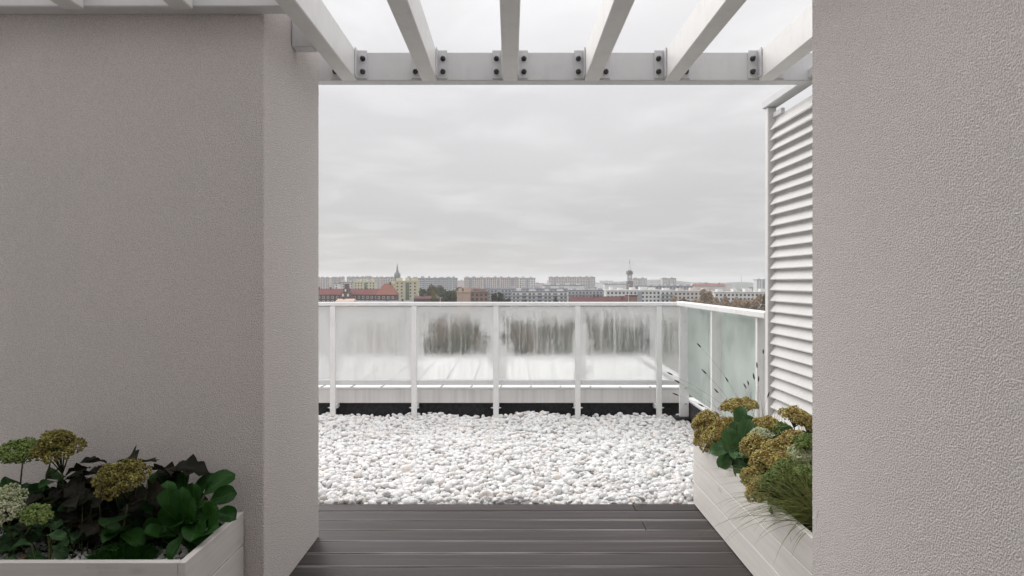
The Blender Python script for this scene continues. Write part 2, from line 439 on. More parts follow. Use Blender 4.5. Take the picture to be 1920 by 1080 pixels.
m.loops.add(F.size); m.loops.foreach_set('vertex_index', F.ravel().astype(np.int32))
m.polygons.add(len(F)); m.polygons.foreach_set('loop_start', np.arange(0, F.size, 3, dtype=np.int32))
m.polygons.foreach_set('use_smooth', np.ones(len(F), dtype=bool)); m.update(calc_edges=True); m.validate(); m.materials.append(PEB)
link('pebbles', m, bedo, kind='stuff')

# stucco walls -------------------------------------------------------
def stucco_wall(name, x0, x1, y0, y1, z0, z1, label, loc):
    r = .007; prof = []
    for cx, cy, a0 in ((x1-r, y1-r, 0), (x0+r, y1-r, 90), (x0+r, y0+r, 180), (x1-r, y0+r, 270)):
        for k in range(-1, 5):
            a = R(a0 + 30*min(max(k, 0), 3)); t_ = .016 if k in (-1, 4) else 0.0; q_ = -1 if k < 0 else 1
            prof.append((cx + r*math.cos(a) - q_*math.sin(a)*t_, cy + r*math.sin(a) + q_*math.cos(a)*t_, 0.0 if t_ else 1.0))
    n = len(prof); step = .005; nz = int((z1-z0)/step)
    vs = []; fs = []
    for j in range(nz+1):
        z = z0 + (z1-z0)*j/nz
        for (x, y, jt) in prof:
            vs.append((x + random.gauss(0, .0006)*jt - loc[0], y + random.gauss(0, .0006)*jt - loc[1], z - loc[2]))
    for j in range(nz):
        for k in range(n): fs.append((j*n+k, j*n+(k+1) % n, (j+1)*n+(k+1) % n, (j+1)*n+k))
    fs.append(tuple(range(n))[::-1]); fs.append(tuple(nz*n+k for k in range(n)))
    b = MB(); b.add(vs, fs); ob = b.build(name, STUCCO); ob.location = loc
    return tag(ob, label, 'wall')
LWX, LW0, LW1 = -.968, 2.68, 3.45
stucco_wall('stucco_wall', -3.25, LWX, LW0, LW1, .002, 2.62, 'thick grey stucco wall behind the planter of dark leafy plants', (-2, 3.06, 0))
stucco_wall('stucco_wall', 1.035, 1.80, -2.4, 2.345, .002, 2.95, 'pinkish grey stucco wall in front of the louvred screen and flower planter', (1.4, 0, 0))

# parapet and white roof behind the railing --------------------------
par = thing('parapet', 'low roof parapet with pale streaked fascia over a black base', 'parapet', (0, 6.53, -.14))
def child_box(name, mat, par_, x0, x1, y0, y1, z0, z1, b=.003, **k):
    l = par_.location; bb = MB().box(x0-l[0], x1-l[0], y0-l[1], y1-l[1], z0-l[2], z1-l[2], b); return bb.build(name, mat, par_, **k)
child_box('membrane_base', BITUM, par, -3.4, 1.64, 6.535, 6.62, -.137, .15, .002)
child_box('fascia', FASCIA, par, -3.4, 1.64, 6.495, 6.534, .130, .262)
child_box('drip_edge', RAILW, par, -3.4, 1.64, 6.488, 6.62, .2635, .272, .002)
rf = bpy.data.objects.new('flat_roof', None); COL.objects.link(rf); struct(rf); rf.location = (0, 6.5, .275)
x = -3.5
while x < 1.6:
    x1 = min(x + .2845, 1.69)
    b = MB(); b.box(x+.004, x1-.004, -.012, 2.25, -.004+random.uniform(0, .003), .006, .003); b.box(x1-.016, x1-.001, -.010, 2.25, .0065, .016, .003)
    b.build('roof_sheet', ROOFW, rf); x += .2845
MB().box(1.66, 1.74, .02, 2.26, .008, .06, .004).build('edge_trim', RAILW, rf)
MB().box(-3.5, 1.74, 2.24, 2.32, -.03, .05, .004).build('edge_trim', RAILW, rf)

# front railing ------------------------------------------------------
fr = thing('glass_railing', 'white metal railing with fogged wet glass panes behind the white pebbles', 'railing', (0, 6.4, 0))
child_box('handrail', RAILW, fr, -3.3, 1.60, 6.365, 6.435, 1.058, 1.094, .006)
postx = [-3.18, -2.42, -1.66, -.90, -.135, .63, 1.39]
def bolt(parent, loc, axis, r=.008, h=.012, mat=None):
    b = MB(); n = 6
    d = {'x': (1,0,0), 'y': (0,1,0)}[axis]; d = Vector(d); b.tube([Vector((0,0,0)) - d*h/2, d*h/2], r, 6); b.tube([d*h/2, d*h*1.1, d*h*1.6], [r*.62, r*.6, r*.3], 8)
    ob = b.build('bolt', mat or STEEL, parent); ob.location = loc; return ob
for x in postx:
    po = child_box('post', RAILW, fr, x-.025, x+.025, 6.37, 6.40, -.03, 1.057, .004)
    br = MB().box(x-.028, x+.028, 6.401-6.4, 6.53-6.4, .09, .13, .003).build('bracket', RAILW, fr)
    for sx in (-1, 1):
        bolt(po, (x + sx*.030, -.012, .105), 'x', .009, .012*sx)
    for zz in (.52, .98):
        MB().box(x-.018, x+.018, .001, .022, zz-.02, zz+.02, .004).build('glass_clamp', RAILW, po)
ends = postx + [1.605]
params = {2: (.50, .82, 2, 0.02, .10), 3: (.15, .80, 3, -.01, .14), 4: (.15, .78, 4.2, .03, -.04), 5: (.24, .80, 5.7, .02, .05), 6: (.32, .72, 6.1, .0, .0)}
for i in range(len(ends)-1):
    a, b_ = ends[i] + .006, ends[i+1] - .006
    lo, hi, sd, of, sp = params.get(i, (.6, .95, i, 0, .1))
    g = fog_glass('wet_glass', (.945, .95, .945), lo, hi, sd, True, (b_-a)/2, .35, of, sp)
    cx = (a+b_)/2
    mb = MB().box(a-cx, b_-cx, -.004, .004, -.343, .343, .001); ob = mb.build('glass_pane', g, fr); ob.location = (cx, .014, .708)
    child_box('bottom_rail', GREYM, fr, ends[i]+.026, ends[i+1]-(.026 if i < len(ends)-2 else .0), 6.386, 6.43, .318, .362, .003)

# side railing -------------------------------------------------------
sr = thing('glass_railing', 'short side railing with pale green frosted panes beside the louvred screen', 'railing', (1.6, 5.3, 0))
child_box('handrail', RAILW, sr, 1.545, 1.615, 4.155, 6.364, 1.060, 1.102, .006)
for y in (6.33, 5.33, 4.35):
    po = child_box('post', RAILW, sr, 1.567, 1.652, y-.018, y+.018, .035, 1.059, .003)
    for zz in (.30, .155): bolt(po, (1.61-1.6+.01, y-5.3-.022, zz), 'y', .009, -.008)
child_box('base_plate', BITUM, sr, 1.52, 1.67, 6.26, 6.40, .012, .034, .003)
GG = fog_glass('green_glass', (.88, .95, .91), .62, .86, 9.3, False, fogv=.96)
for (a, b_) in ((5.36, 6.30), (4.38, 5.30)):
    mb = MB().box(-.005, .005, -(b_-a)/2, (b_-a)/2, -.40, .40, .001); ob = mb.build('glass_pane', GG, sr); ob.location = (1.640-1.6, (a+b_)/2-5.3, .652)
kb = thing('side_kerb', 'low white metal clad kerb under the green glass side railing', 'kerb', (1.6, 5.3, -.13))
child_box('kerb_body', BITUM, kb, 1.656, 1.71, 4.0, 6.48, -.13, .165, .004)
child_box('cap', RAILW, kb, 1.653, 1.74, 4.0, 6.485, .166, .186, .004)

# louvred screen -----------------------------------------------------
lv = thing('louvred_screen', 'tall white louvred screen with horizontal slats behind the flower planter', 'screen', (1.575, 3.2, 0))
child_box('post', WHITE, lv, 1.548, 1.600, 4.105, 4.15, .002, 2.335, .003)
child_box('post', WHITE, lv, 1.548, 1.600, 2.40, 2.445, .002, 2.335, .003)
child_box('top_rail', GREYM, lv, 1.535, 1.612, 2.38, 4.165, 2.337, 2.385, .004)
MB().box(.0, .022, .77, .90, 2.270, 2.300, .003).build('bracket', GREYM, lv)
sl_m = MB(); poly = []
n = 8
front = [(-.018, -.041), (-.018, -.036)] + [(-.018 + .032*k/n , -.036 + .050*k/n) for k in range(1, n+1)] + [(.0142, .036)]
poly = front + [(u + .0022, v - .0012) for (u, v) in front[::-1]]   # z-shaped slat: lower lip towards the terrace, back lip upright
vs = [(u, y, v) for y in (-.825, .825) for (u, v) in poly]; N = len(poly)
sl_m.add(vs, [tuple(range(N)), tuple(range(N, 2*N))[::-1]] + [((i+1) % N, i, N+i, N+(i+1) % N) for i in range(N)])
slm = sl_m.mesh('slat'); slm.materials.append(painted_metal('slat_paint', (.60, .592, .585), .45, .15))
z = .06
while z < 2.28:
    link('slat', slm, lv, (.002, .0775, z), (R(random.uniform(-.1, .1)), R(random.uniform(-1., 1.)), 0)); z += .0640

# pergola ------------------------------------------------------------
pg = thing('pergola', 'pale grey steel pergola of parallel beams bolted to a cross beam', 'pergola', (0, 3.5, 2.32))
ZB, ZT = 2.322, 2.472
def hbeam(name, x0, x1, y0, y1, zb, zt, mat):
    o = child_box(name, mat, pg, x0, x1, y0, y1, zb, zt, .004); return o
main = hbeam('cross_beam', LWX-.9, 1.80, 3.522, 3.602, ZB+.002, ZT, GREYM)
hbeam('cross_beam', -3.25, -.872, 2.598, 2.676, 2.335, 2.485, GREYM)
hbeam('stub_beam', LWX+.001, -.872, 3.015, 3.09, ZB+.002, ZT+.03, GREYM)
rx = [(px-957)/1280*3.52 for px in (655, 805, 956.5, 1110, 1260, 1436)]
def bracket(x, side, y=3.515):
    g = MB(); l = pg.location; s = side
    x0, x1 = sorted((x + s*.0405, x + s*.092)); g.box(x0-l[0], x1-l[0], y-.0015-l[1], y+.0055-l[1], ZB+.012-l[2], ZT+.006-l[2], .001)
    x0, x1 = sorted((x + s*.0395, x + s*.0455)); g.box(x0-l[0], x1-l[0], y-.052-l[1], y-.0018-l[1], ZB+.012-l[2], ZT+.006-l[2], .001)
    o = g.build('bracket', GREYM, pg)
    for zz in (.045, .112):
        bb = MB(); bb.tube([(0, 0, 0), (0, -.005, 0)], .0135, 12); bb.tube([(0, -.005, 0), (0, -.016, 0)], .0112, 6); bb.tube([(0, -.016, 0), (0, -.026, 0), (0, -.030, 0)], [.0105, .008, .003], 8)
        ob = bb.build('bolt', BOLT, o); ob.location = (x + s*.071, y-.002-l[1], ZB+zz-l[2])
def rafter(x, y1, zt=ZT, mat=WHITE, zb=ZB):
    child_box('rafter', mat, pg, x-.0385, x+.0385, -2.35, y1, zb, zt, .004)
for i, x in enumerate(rx):
    rafter(x, 3.520)
    for s in (-1, 1): bracket(x, s)
for i, x in enumerate((-1.245, -1.66, -2.075, -2.49, -2.90)): rafter(x, 2.597 if i % 2 == 0 else 2.597, ZT+.002, WHITE, ZB+.001)

# unseen wall added behind the camera, built tall to cut light -------------------------------
hw = thing('light_block_wall', 'unseen plain plaster wall added behind the camera to block light', 'wall', (0, -1.1, 0))
child_box('wall', simple('light_block_grey', (.36, .345, .33), .85, .1, 3), hw, -6, 1.034, -1.4, -1.0, .002, 5.6, .01)

# planters -----------------------------------------------------------
def planter(label, x0, x1, y0, y1, h, faces):
    t = thing('planter_box', label, 'planter', ((x0+x1)/2, (y0+y1)/2, 0)); th = .024; hb = h/3
    for k in range(3):
        za, zb = .003 + k*hb, (k+1)*hb - .0005
        child_box('board', WOOD, t, x0, x0+th, y0, y1, za, zb, .0022); child_box('board', WOOD, t, x1-th, x1, y0, y1, za, zb, .0022)
        child_box('board', WOOD, t, x0+th+.001, x1-th-.001, y0, y0+th, za, zb, .0022); child_box('board', WOOD, t, x0+th+.001, x1-th-.001, y1-th, y1, za, zb, .0022)
    child_box('soil', SOIL, t, x0+th+.002, x1-th-.002, y0+th+.002, y1-th-.002, .02, h-.055, .002)
    return t
PH = .388
lp = planter('white board planter holding dark leafy plants against the grey stucco wall', -3.0, -1.043, 2.19, 2.672, PH, None)
rp = planter('long white board planter holding yellow brown sedum beside the louvred screen', 1.06, 1.53, 2.36, 3.955, PH, None)
# small white stones on the soil
def gravel(par_, x0, x1, y0, y1, z, n, name):
    V = []; F = []; o = 0; v1, f1 = ico(2)
    for k in range(n):
        s_ = random.uniform(.005, .011); M = np.array(peb_rot().to_matrix())
        V.append(shapes2[k % 14]@M.T*s_ + np.array([random.uniform(x0, x1), random.uniform(y0, y1), z + random.uniform(-.003, .007)]) - np.array(par_.location)); F.append(f2+o); o += len(v2)
    b = MB(); b.v = np.concatenate(V).tolist(); b.f = np.concatenate(F).tolist(); return b.build(name, PEB, par_, True, 'stuff')
gravel(lp, -2.2, -1.075, 2.222, 2.64, PH-.053, 2600, 'stones')

# ------------------------------------------------------------------ plants
GREEN_D = leaf_mat('leaf_dark', (.008, .036, .006), (.032, .105, .018), .36)
GREEN_M = leaf_mat('leaf_mid', (.030, .075, .030), (.075, .15, .06), .45)
GREEN_B = leaf_mat('leaf_blue', (.026, .066, .022), (.075, .15, .055), .42)
PURPLE = leaf_mat('leaf_purple', (.010, .011, .008), (.03, .028, .018), .5)
YGREEN = leaf_mat('leaf_yellow', (.12, .14, .04), (.28, .26, .07), .5)
STEM = leaf_mat('stem', (.05, .07, .025), (.13, .13, .06), .6, .05)
DRY = leaf_mat('dry_leaf', (.10, .055, .025), (.26, .17, .08), .8)
GRASS = leaf_mat('grass_blade', (.07, .10, .025), (.26, .27, .09), .5)
SEED = simple('seed_head', (.045, .035, .03), .8, .3, 60)
FL_OCH = floret_mat('floret_ochre', (.13, .07, .025), (.31, .21, .07), (.46, .41, .13), (.64, .63, .30))
FL_BRN = floret_mat('floret_brown', (.05, .035, .012), (.13, .10, .022), (.23, .21, .05), (.38, .39, .13))
FL_GRN = floret_mat('floret_green', (.06, .12, .035), (.16, .22, .06), (.30, .36, .12))
FL_CRM = floret_mat('floret_cream', (.24, .30, .14), (.44, .47, .29), (.62, .62, .48))

def leaf_mesh(name, mat, L, W, pk=.6, tip=1.0, cup=.25, curl=.3, lobes=0, ns=12, nw=6):
    vs = []; fs = []
    for i in range(ns+1):
        t = i/ns; a, b = pk*1.6, (1-pk)*1.6*tip
        wd = (t**a)*((1-t)**b)/((pk**a)*((1-pk)**b)) if 0 < t < 1 else (.08 if t == 0 else 0.02)
        if lobes: wd *= 1 + .28*math.sin(t*lobes*2*math.pi)
        ang = curl*t*t
        y = L*t*math.cos(ang*.5); z = -L*t*math.sin(ang)*.6
        for j in range(nw+1):
            s = (j/nw-.5)*2
            vs.append((s*W/2*wd, y, z + cup*W*wd*(s*s)*.5 + .004*math.sin(9*t+2*s)))
    for i in range(ns):
        for j in range(nw):
            q = i*(nw+1)+j; fs.append((q, q+1, q+nw+2, q+nw+1))
    b = MB(); b.add(vs, fs); m = b.mesh(name, True); m.materials.append(mat); return m
def aim(d, up=(0, 0, 1)):
    d = Vector(d).normalized(); u = Vector(up); x = d.cross(u)
    if x.length < 1e-3: x = Vector((1, 0, 0))
    x.normalize(); z = x.cross(d)
    return Matrix((x, d, z)).transposed().to_quaternion()
def leafset(mat, L, W, n=4, **k):
    return [leaf_mesh('leaf', mat, L*random.uniform(.85, 1.15), W*random.uniform(.85, 1.15), cup=random.uniform(.1, .5), curl=random.uniform(.1, .7), **k) for _ in range(n)]
LS_D = leafset(GREEN_D, .125, .078, 6, pk=.62, tip=.8); LS_M = leafset(GREEN_M, .075, .042, 6, pk=.6, tip=.8); LS_B = leafset(GREEN_B, .085, .052, 6, pk=.6, tip=.75)
LS_P = leafset(PURPLE, .10, .075, 5, pk=.5, tip=1.1, lobes=3); LS_Y = leafset(YGREEN, .05, .025, 4); LS_S = leafset(GREEN_M, .03, .014, 4); LS_X = leafset(DRY, .06, .022, 4)
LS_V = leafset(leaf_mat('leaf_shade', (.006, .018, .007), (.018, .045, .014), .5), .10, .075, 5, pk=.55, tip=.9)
LS_W = leafset(GREEN_D, .11, .085, 5, pk=.55, tip=.9)

def put_leaf(par_, ms, p, d, sc=1.0, up=(0, 0, 1), roll=.4):
    q = aim(d, up) @ Quaternion((0, 1, 0), random.gauss(0, roll))
    return link('leaf', random.choice(ms), par_, Vector(p) - par_.location, q, sc)

def flower_head(par_, c, rad, hgt, mat, n=620, axis=(0, 0, 1), fs=.0042, stalk=True, lump=9):
    q = Vector((0, 0, 1)).rotation_difference(Vector(axis).normalized()); c = Vector(c)
    subs = [(0, 0)] + [(math.cos(a)*r, math.sin(a)*r) for r, k, o in ((.45, 5, .3), (.80, lump, .0)) for a in [2*math.pi*(i+random.uniform(-.3, .3))/k + o for i in range(k)]]
    b = MB(); tips = []
    ov = [(1,0,0),(-1,0,0),(0,1,0),(0,-1,0),(0,0,1),(0,0,-1)]; of = [(0,2,4),(2,1,4),(1,3,4),(3,0,4),(2,0,5),(1,2,5),(3,1,5),(0,3,5)]
    for (sx, sy) in subs:
        rr = math.hypot(sx, sy); zc = hgt*(1 - .85*rr*rr) + random.gauss(0, hgt*.09); sr_ = rad*random.uniform(.30, .42)
        cc = Vector((sx*rad*.85, sy*rad*.85, zc-sr_*.4)); tips.append(cc)
        for k in range(int(n/len(subs))):
            th = random.uniform(0, 6.283); ph = math.acos(random.uniform(-.55, 1))
            dv = Vector((math.sin(ph)*math.cos(th), math.sin(ph)*math.sin(th), math.cos(ph)*.75)); dv += cc.normalized()*.15
            p = cc + dv*sr_*random.uniform(.86, 1.08)
            e = Euler((random.uniform(0, 3), random.uniform(0, 3), random.uniform(0, 3))).to_matrix(); s_ = fs*random.uniform(.6, 1.35)
            b.add([q@(p + e@Vector(v)*s_) for v in ov], of)
    fh = b.build('flower_head', mat, par_); fh.location = c - par_.location
    if stalk:
        s2 = MB()
        for t in tips: s2.tube([q@Vector((0, 0, -hgt*1.1)), q@(t*.55 + Vector((0, 0, -hgt*.35))), q@t], [.0024, .0018, .0013], 4)
        so_ = s2.build('stalks', STEM, fh, True, 'stuff')
    return fh
def stem(par_, a, b_, r=.004, bow=.02):
    a, b_ = Vector(a), Vector(b_); mid = (a+b_)/2 + Vector((random.gauss(0, bow), random.gauss(0, bow), bow*.6)); pts = []
    for k in range(8):
        t = k/7; pts.append((a*(1-t)**2 + mid*2*t*(1-t) + b_*t*t) - par_.location)
    MB().tube(pts, [r*(1-.4*k/7) for k in range(8)], 6).build('stem', STEM, par_, True); return [p + par_.location for p in pts]
def sedum(label, base, heads, leaves, nleaf=9, group=None, name='sedum_plant', lsc=1.0):
    t = thing(name, label, 'flower', base, group)
    for (c, rad, hgt, mat, axis) in heads:
        c = Vector(c); q = Vector(axis).normalized()
        pts = stem(t, Vector(base) + Vector((random.gauss(0, .015), random.gauss(0, .015), 0)), c - q*hgt*1.05, .0042)
        flower_head(t, c, rad, hgt, mat, int(700 + 1.6e5*rad*rad), axis)
        for k in range(nleaf):
            i = random.randint(1, 6); a = random.uniform(0, 6.28)
            put_leaf(t, leaves, pts[i], (math.cos(a), math.sin(a), random.uniform(-.1, .7)), lsc*random.uniform(.7, 1.15))
    return t

SZ = PH - .05
# left planter
sedum('ochre brown sedum head on the taller stem against the grey stucco wall', (-1.60, 2.46, SZ), [((-1.615, 2.44, .672), .076, .075, FL_BRN, (.05, -.35, 1))], LS_W, 9, lsc=.9)
sedum('ochre brown rounded sedum head beside the broad leafy green plant', (-1.36, 2.36, SZ), [((-1.34, 2.36, .585), .086, .085, FL_BRN, (.1, -.6, 1))], LS_W, 8, lsc=.9)
sedum('green budding sedum with flat loose heads on branching stems', (-1.79, 2.50, SZ), [((-1.79, 2.50, .66), .085, .035, FL_GRN, (0, -.15, 1)), ((-1.70, 2.53, .67), .05, .03, FL_GRN, (.1, -.1, 1))], LS_W, 8, lsc=.8)
sedum('cream white sedum blossom low in the left planter', (-1.72, 2.34, SZ), [((-1.715, 2.30, .525), .075, .045, FL_CRM, (.1, -.6, 1)), ((-1.60, 2.30, .50), .045, .025, FL_GRN, (.3, -.4, 1))], LS_M, 12, lsc=.8)
hc = thing('heuchera_plant', 'dark purple lobed leaf plant between the two brown sedum heads', 'plant', (-1.42, 2.52, SZ))
for k in range(34):
    a = random.uniform(0, 6.28); r_ = random.uniform(.02, .16); p = Vector((-1.42 + r_*math.cos(a)*1.3, 2.52 + r_*math.sin(a)*.6, SZ + random.uniform(.03, .27)))
    if k % 3 == 0: stem(hc, (-1.42, 2.52, SZ), p, .002, .01)
    put_leaf(hc, LS_P, p, (math.cos(a), math.sin(a)*.8-.1, random.uniform(-.3, .35)), random.uniform(.7, 1.15))
for (px, py, d) in ((200, 868, 2.48), (262, 866, 2.5), (285, 880, 2.52), (175, 905, 2.5), (240, 860, 2.55)):
    p = P(px, py, d); stem(hc, (-1.42, 2.52, SZ), p, .002, .01); put_leaf(hc, LS_P, p, ((px-225)/60, -.3, .15), .9)
bg_ = thing('broadleaf_plant', 'glossy dark green broad leaf plant at the corner of the left planter', 'plant', (-1.17, 2.43, SZ))
ROS = [(355, 905, 2.55, (.02, .1, 1)), (372, 925, 2.47, (.05, 0, 1)), (325, 930, 2.42, (-.15, -.1, 1)), (350, 950, 2.42, (0, -.2, 1)), (425, 925, 2.52, (.9, -.1, .35)), (405, 955, 2.43, (.45, -.4, .8)),
       (435, 960, 2.45, (.9, -.3, -.1)), (400, 985, 2.36, (.35, -.7, .5)), (375, 990, 2.34, (.2, -1, -.25)), (300, 985, 2.38, (-1, -.3, -.12)), (345, 1010, 2.31, (-.35, -.8, -.55)), (310, 905, 2.54, (-.6, .1, .6)),
       (300, 940, 2.45, (-.5, -.2, .7)), (388, 905, 2.56, (.3, .2, .8)), (330, 905, 2.57, (-.3, .2, .9)), (335, 965, 2.38, (-.3, -.5, .7)), (365, 965, 2.38, (.1, -.6, .7)), (415, 900, 2.55, (.6, .2, .6))]
bc = Vector((-1.17, 2.43, SZ+.04))
for (px, py, d, dv) in ROS:
    tipp = P(px - 10, py + 6, d); L_ = .125*random.uniform(.82, 1.0); dv = Vector(dv).normalized()
    q = tipp - dv*L_*.5; stem(bg_, bc, q + dv*.012, .0045, .008); put_leaf(bg_, LS_D, q, dv, L_/.125*1.0, up=(0, -.75, .65), roll=.25)
for k in range(16):
    a = random.uniform(0, 6.28); dv = Vector((math.cos(a), math.sin(a)*.7, random.uniform(.2, 1.1)))
    put_leaf(bg_, LS_D, bc + dv*.03, dv, random.uniform(.6, 1.0), up=(0, -.5, .8))
def mound(label, base, rad, n, h, mat, cat='plant', name='moss_mound', w=.0012):
    t = thing(name, label, cat, base); b = MB()
    for k in range(n):
        a = random.uniform(0, 6.28); r_ = rad*math.sqrt(random.random()); o_ = Vector((r_*math.cos(a), r_*math.sin(a)*.8, 0)); lean = Vector((math.cos(a), math.sin(a), 0))*(r_/rad)*h*.7
        top = o_ + lean + Vector((random.gauss(0, .006), random.gauss(0, .006), h*(1-.5*(r_/rad)**2)*random.uniform(.6, 1.1))); m_ = (o_+top)/2 + Vector((0, 0, h*.1)); sd = Vector((math.sin(a*3), math.cos(a*3), 0))*w
        b.add([o_-sd, o_+sd, m_+sd, m_-sd, top], [(0,1,2,3), (3,2,4)])
    b.build('blades', mat, t, True, 'stuff'); return t
mound('low dark moss like mound of fine needles on the white stones', (-1.30, 2.29, SZ), .08, 2600, .075, GREEN_D)
def filler(t, ms, x0, x1, y0, y1, z0, z1, n, sc=(.7, 1.1)):
    for k in range(n):
        p = Vector((random.uniform(x0, x1), random.uniform(y0, y1), random.uniform(z0, z1))); a = random.uniform(0, 6.28)
        if k % 2 == 0: stem(t, (p.x + random.gauss(0, .03), p.y + random.gauss(0, .02), SZ), p, .0022, .01)
        put_leaf(t, ms, p, (math.cos(a), math.sin(a) - .25, random.uniform(-.5, .5)), random.uniform(*sc), up=(0, -.4, .9))
filler(hc, LS_P, -1.72, -1.22, 2.38, 2.60, SZ+.03, SZ+.20, 90)
gp = thing('leafy_clump', 'dense dark green foliage filling the shade below the brown sedum heads', 'plant', (-1.5, 2.42, SZ))
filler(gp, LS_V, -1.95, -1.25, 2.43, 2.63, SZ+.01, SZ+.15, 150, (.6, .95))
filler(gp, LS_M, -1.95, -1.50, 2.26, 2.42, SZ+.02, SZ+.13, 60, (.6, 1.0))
filler(bg_, LS_D, -1.27, -1.12, 2.40, 2.58, SZ+.01, SZ+.13, 30, (.5, .8))
dl = thing('dry_plant', 'withered brown leaves lying on the soil of the left planter', 'plant', (-1.60, 2.26, SZ))
for k in range(26):
    p = (random.gauss(-1.60, .06), random.gauss(2.255, .02), SZ + random.uniform(.004, .03)); put_leaf(dl, LS_X, p, (random.gauss(0, 1), random.gauss(0, .6), random.uniform(-.1, .3)), random.uniform(.5, .9))

# right planter
GRP = 'sedum plants in the long right planter'
OC = FL_OCH
sedum('ochre sedum cluster hanging over the pebble end of the right planter', (1.17, 3.74, SZ), [(P(1325, 795, 3.74), .078, .06, OC, (-.7, -.1, 1)), (P(1347, 826, 3.60), .098, .055, OC, (-.5, -.45, 1)), (P(1318, 822, 3.72), .05, .04, OC, (-.9, -.2, .7))], LS_B, 7)
sedum('upright flat ochre sedum head in front of the green glass', (1.25, 3.70, SZ), [(P(1387, 765, 3.72), .098, .045, OC, (-.15, .05, 1))], LS_M, 9)
sedum('ochre sedum head next to the small white blossom', (1.21, 3.20, SZ), [(P(1416, 843, 3.2), .068, .055, OC, (-.2, -.5, 1)), (P(1427, 815, 3.3), .045, .02, FL_CRM, (0, -.3, 1))], LS_M, 9)
sedum('large ochre sedum clump with several heads over the planter edge', (1.20, 2.95, SZ), [(P(1455, 852, 3.0), .075, .05, OC, (-.35, -.35, 1)), (P(1432, 868, 2.98), .06, .045, OC, (-.6, -.4, .9)), (P(1490, 830, 3.0), .065, .04, OC, (-.1, -.3, 1)), (P(1410, 895, 2.95), .04, .04, OC, (-.9, -.4, .6)), (P(1500, 862, 2.85), .06, .04, FL_CRM, (-.2, -.6, 1)), (P(1512, 835, 2.85), .05, .04, FL_GRN, (0, -.3, 1))], LS_M, 9)
sedum('tall ochre sedum head in front of the white slats', (1.37, 3.10, SZ), [(P(1492, 785, 3.15), .072, .04, OC, (.1, -.2, 1)), (P(1520, 800, 3.12), .06, .04, OC, (.2, -.2, 1))], LS_M, 10)
sedum('low ochre sedum head drooping down the planter boards', (1.13, 2.75, SZ), [(P(1425, 922, 2.80), .055, .045, OC, (-.8, -.5, .8)), (P(1448, 905, 2.75), .045, .04, FL_GRN, (-.5, -.4, .9))], LS_M, 14)
sedum('ochre sedum heads in the middle of the right planter behind the fleshy rosette', (1.30, 3.42, SZ), [(P(1440, 800, 3.45), .07, .04, OC, (0, -.2, 1)), (P(1465, 812, 3.4), .06, .04, FL_GRN, (.1, -.2, 1)), (P(1362, 800, 3.62), .06, .04, OC, (-.4, -.3, 1))], LS_M, 14)
sedum('yellow green budding sedum pressed against the stucco wall edge', (1.25, 2.80, SZ), [(P(1475, 885, 2.78), .055, .035, FL_GRN, (-.3, -.5, 1)), (P(1465, 870, 2.85), .05, .04, OC, (-.4, -.5, 1)), (P(1505, 895, 2.72), .05, .035, FL_GRN, (-.2, -.5, 1))], LS_M, 14)
sl2 = thing('broadleaf_plant', 'blue green fleshy leaf rosette spilling over the right planter edge', 'plant', (1.13, 3.38, SZ))
RO2 = [(1387, 872, 3.22, (-.15, -.6, -.75)), (1358, 866, 3.32, (-.75, -.4, -.5)), (1378, 850, 3.28, (-.2, -.8, .1)), (1350, 845, 3.38, (-.95, -.2, .1)), (1385, 835, 3.35, (.3, -.5, .8)), (1368, 820, 3.42, (-.3, -.2, 1)), (1395, 815, 3.4, (.35, .1, 1)),
       (1380, 812, 3.45, (0, .3, 1)), (1400, 845, 3.3, (.6, -.6, .3)), (1420, 800, 3.5, (.8, .1, .6)), (1405, 800, 3.5, (-.5, .2, .9)), (1390, 790, 3.55, (0, .2, 1)), (1365, 838, 3.33, (-.5, -.6, .4))]
sc_ = Vector((1.14, 3.38, SZ+.03))
for (px, py, d, dv) in RO2:
    p = P(px, py, d); dv = Vector(dv).normalized(); q = p - dv*.055; stem(sl2, sc_, q+dv*.008, .004, .008); put_leaf(sl2, LS_B, q, dv, random.uniform(1.2, 1.5), up=(-.3, -.7, .7), roll=.25)
for k in range(34):
    a = random.uniform(0, 6.28); p = Vector((random.uniform(1.10, 1.4), random.uniform(2.7, 3.85), SZ + random.uniform(.02, .12)))
    put_leaf(sl2, LS_D if k % 2 else LS_B, p, (math.cos(a), math.sin(a), random.uniform(.2, .9)), random.uniform(.6, 1.0))
rl = thing('leafy_clump', 'mixed green foliage under the ochre flower heads of the right planter', 'plant', (1.25, 3.1, SZ))
for (x0, x1, y0, y1, z0, z1, n, ms) in ((1.10, 1.40, 2.75, 3.85, .01, .10, 90, LS_B), (1.06, 1.25, 2.72, 3.05, .02, .13, 60, LS_M), (1.12, 1.4, 3.0, 3.6, .06, .17, 60, LS_M), (1.1, 1.3, 3.5, 3.85, .02, .10, 40, LS_Y), (1.14, 1.35, 2.62, 3.0, .0, .07, 50, LS_D)):
    for k in range(n):
        p = Vector((random.uniform(x0, x1), random.uniform(y0, y1), SZ + random.uniform(z0, z1))); a = random.uniform(0, 6.28)
        if k % 3 == 0: stem(rl, (max(p.x + random.gauss(0, .03), 1.1), p.y + random.gauss(0, .02), SZ), p, .0022, .01)
        put_leaf(rl, ms, p, (math.cos(a) - .3, math.sin(a) - .2, random.uniform(-.35, .6)), random.uniform(.6, 1.0), up=(-.3, -.4, .9))
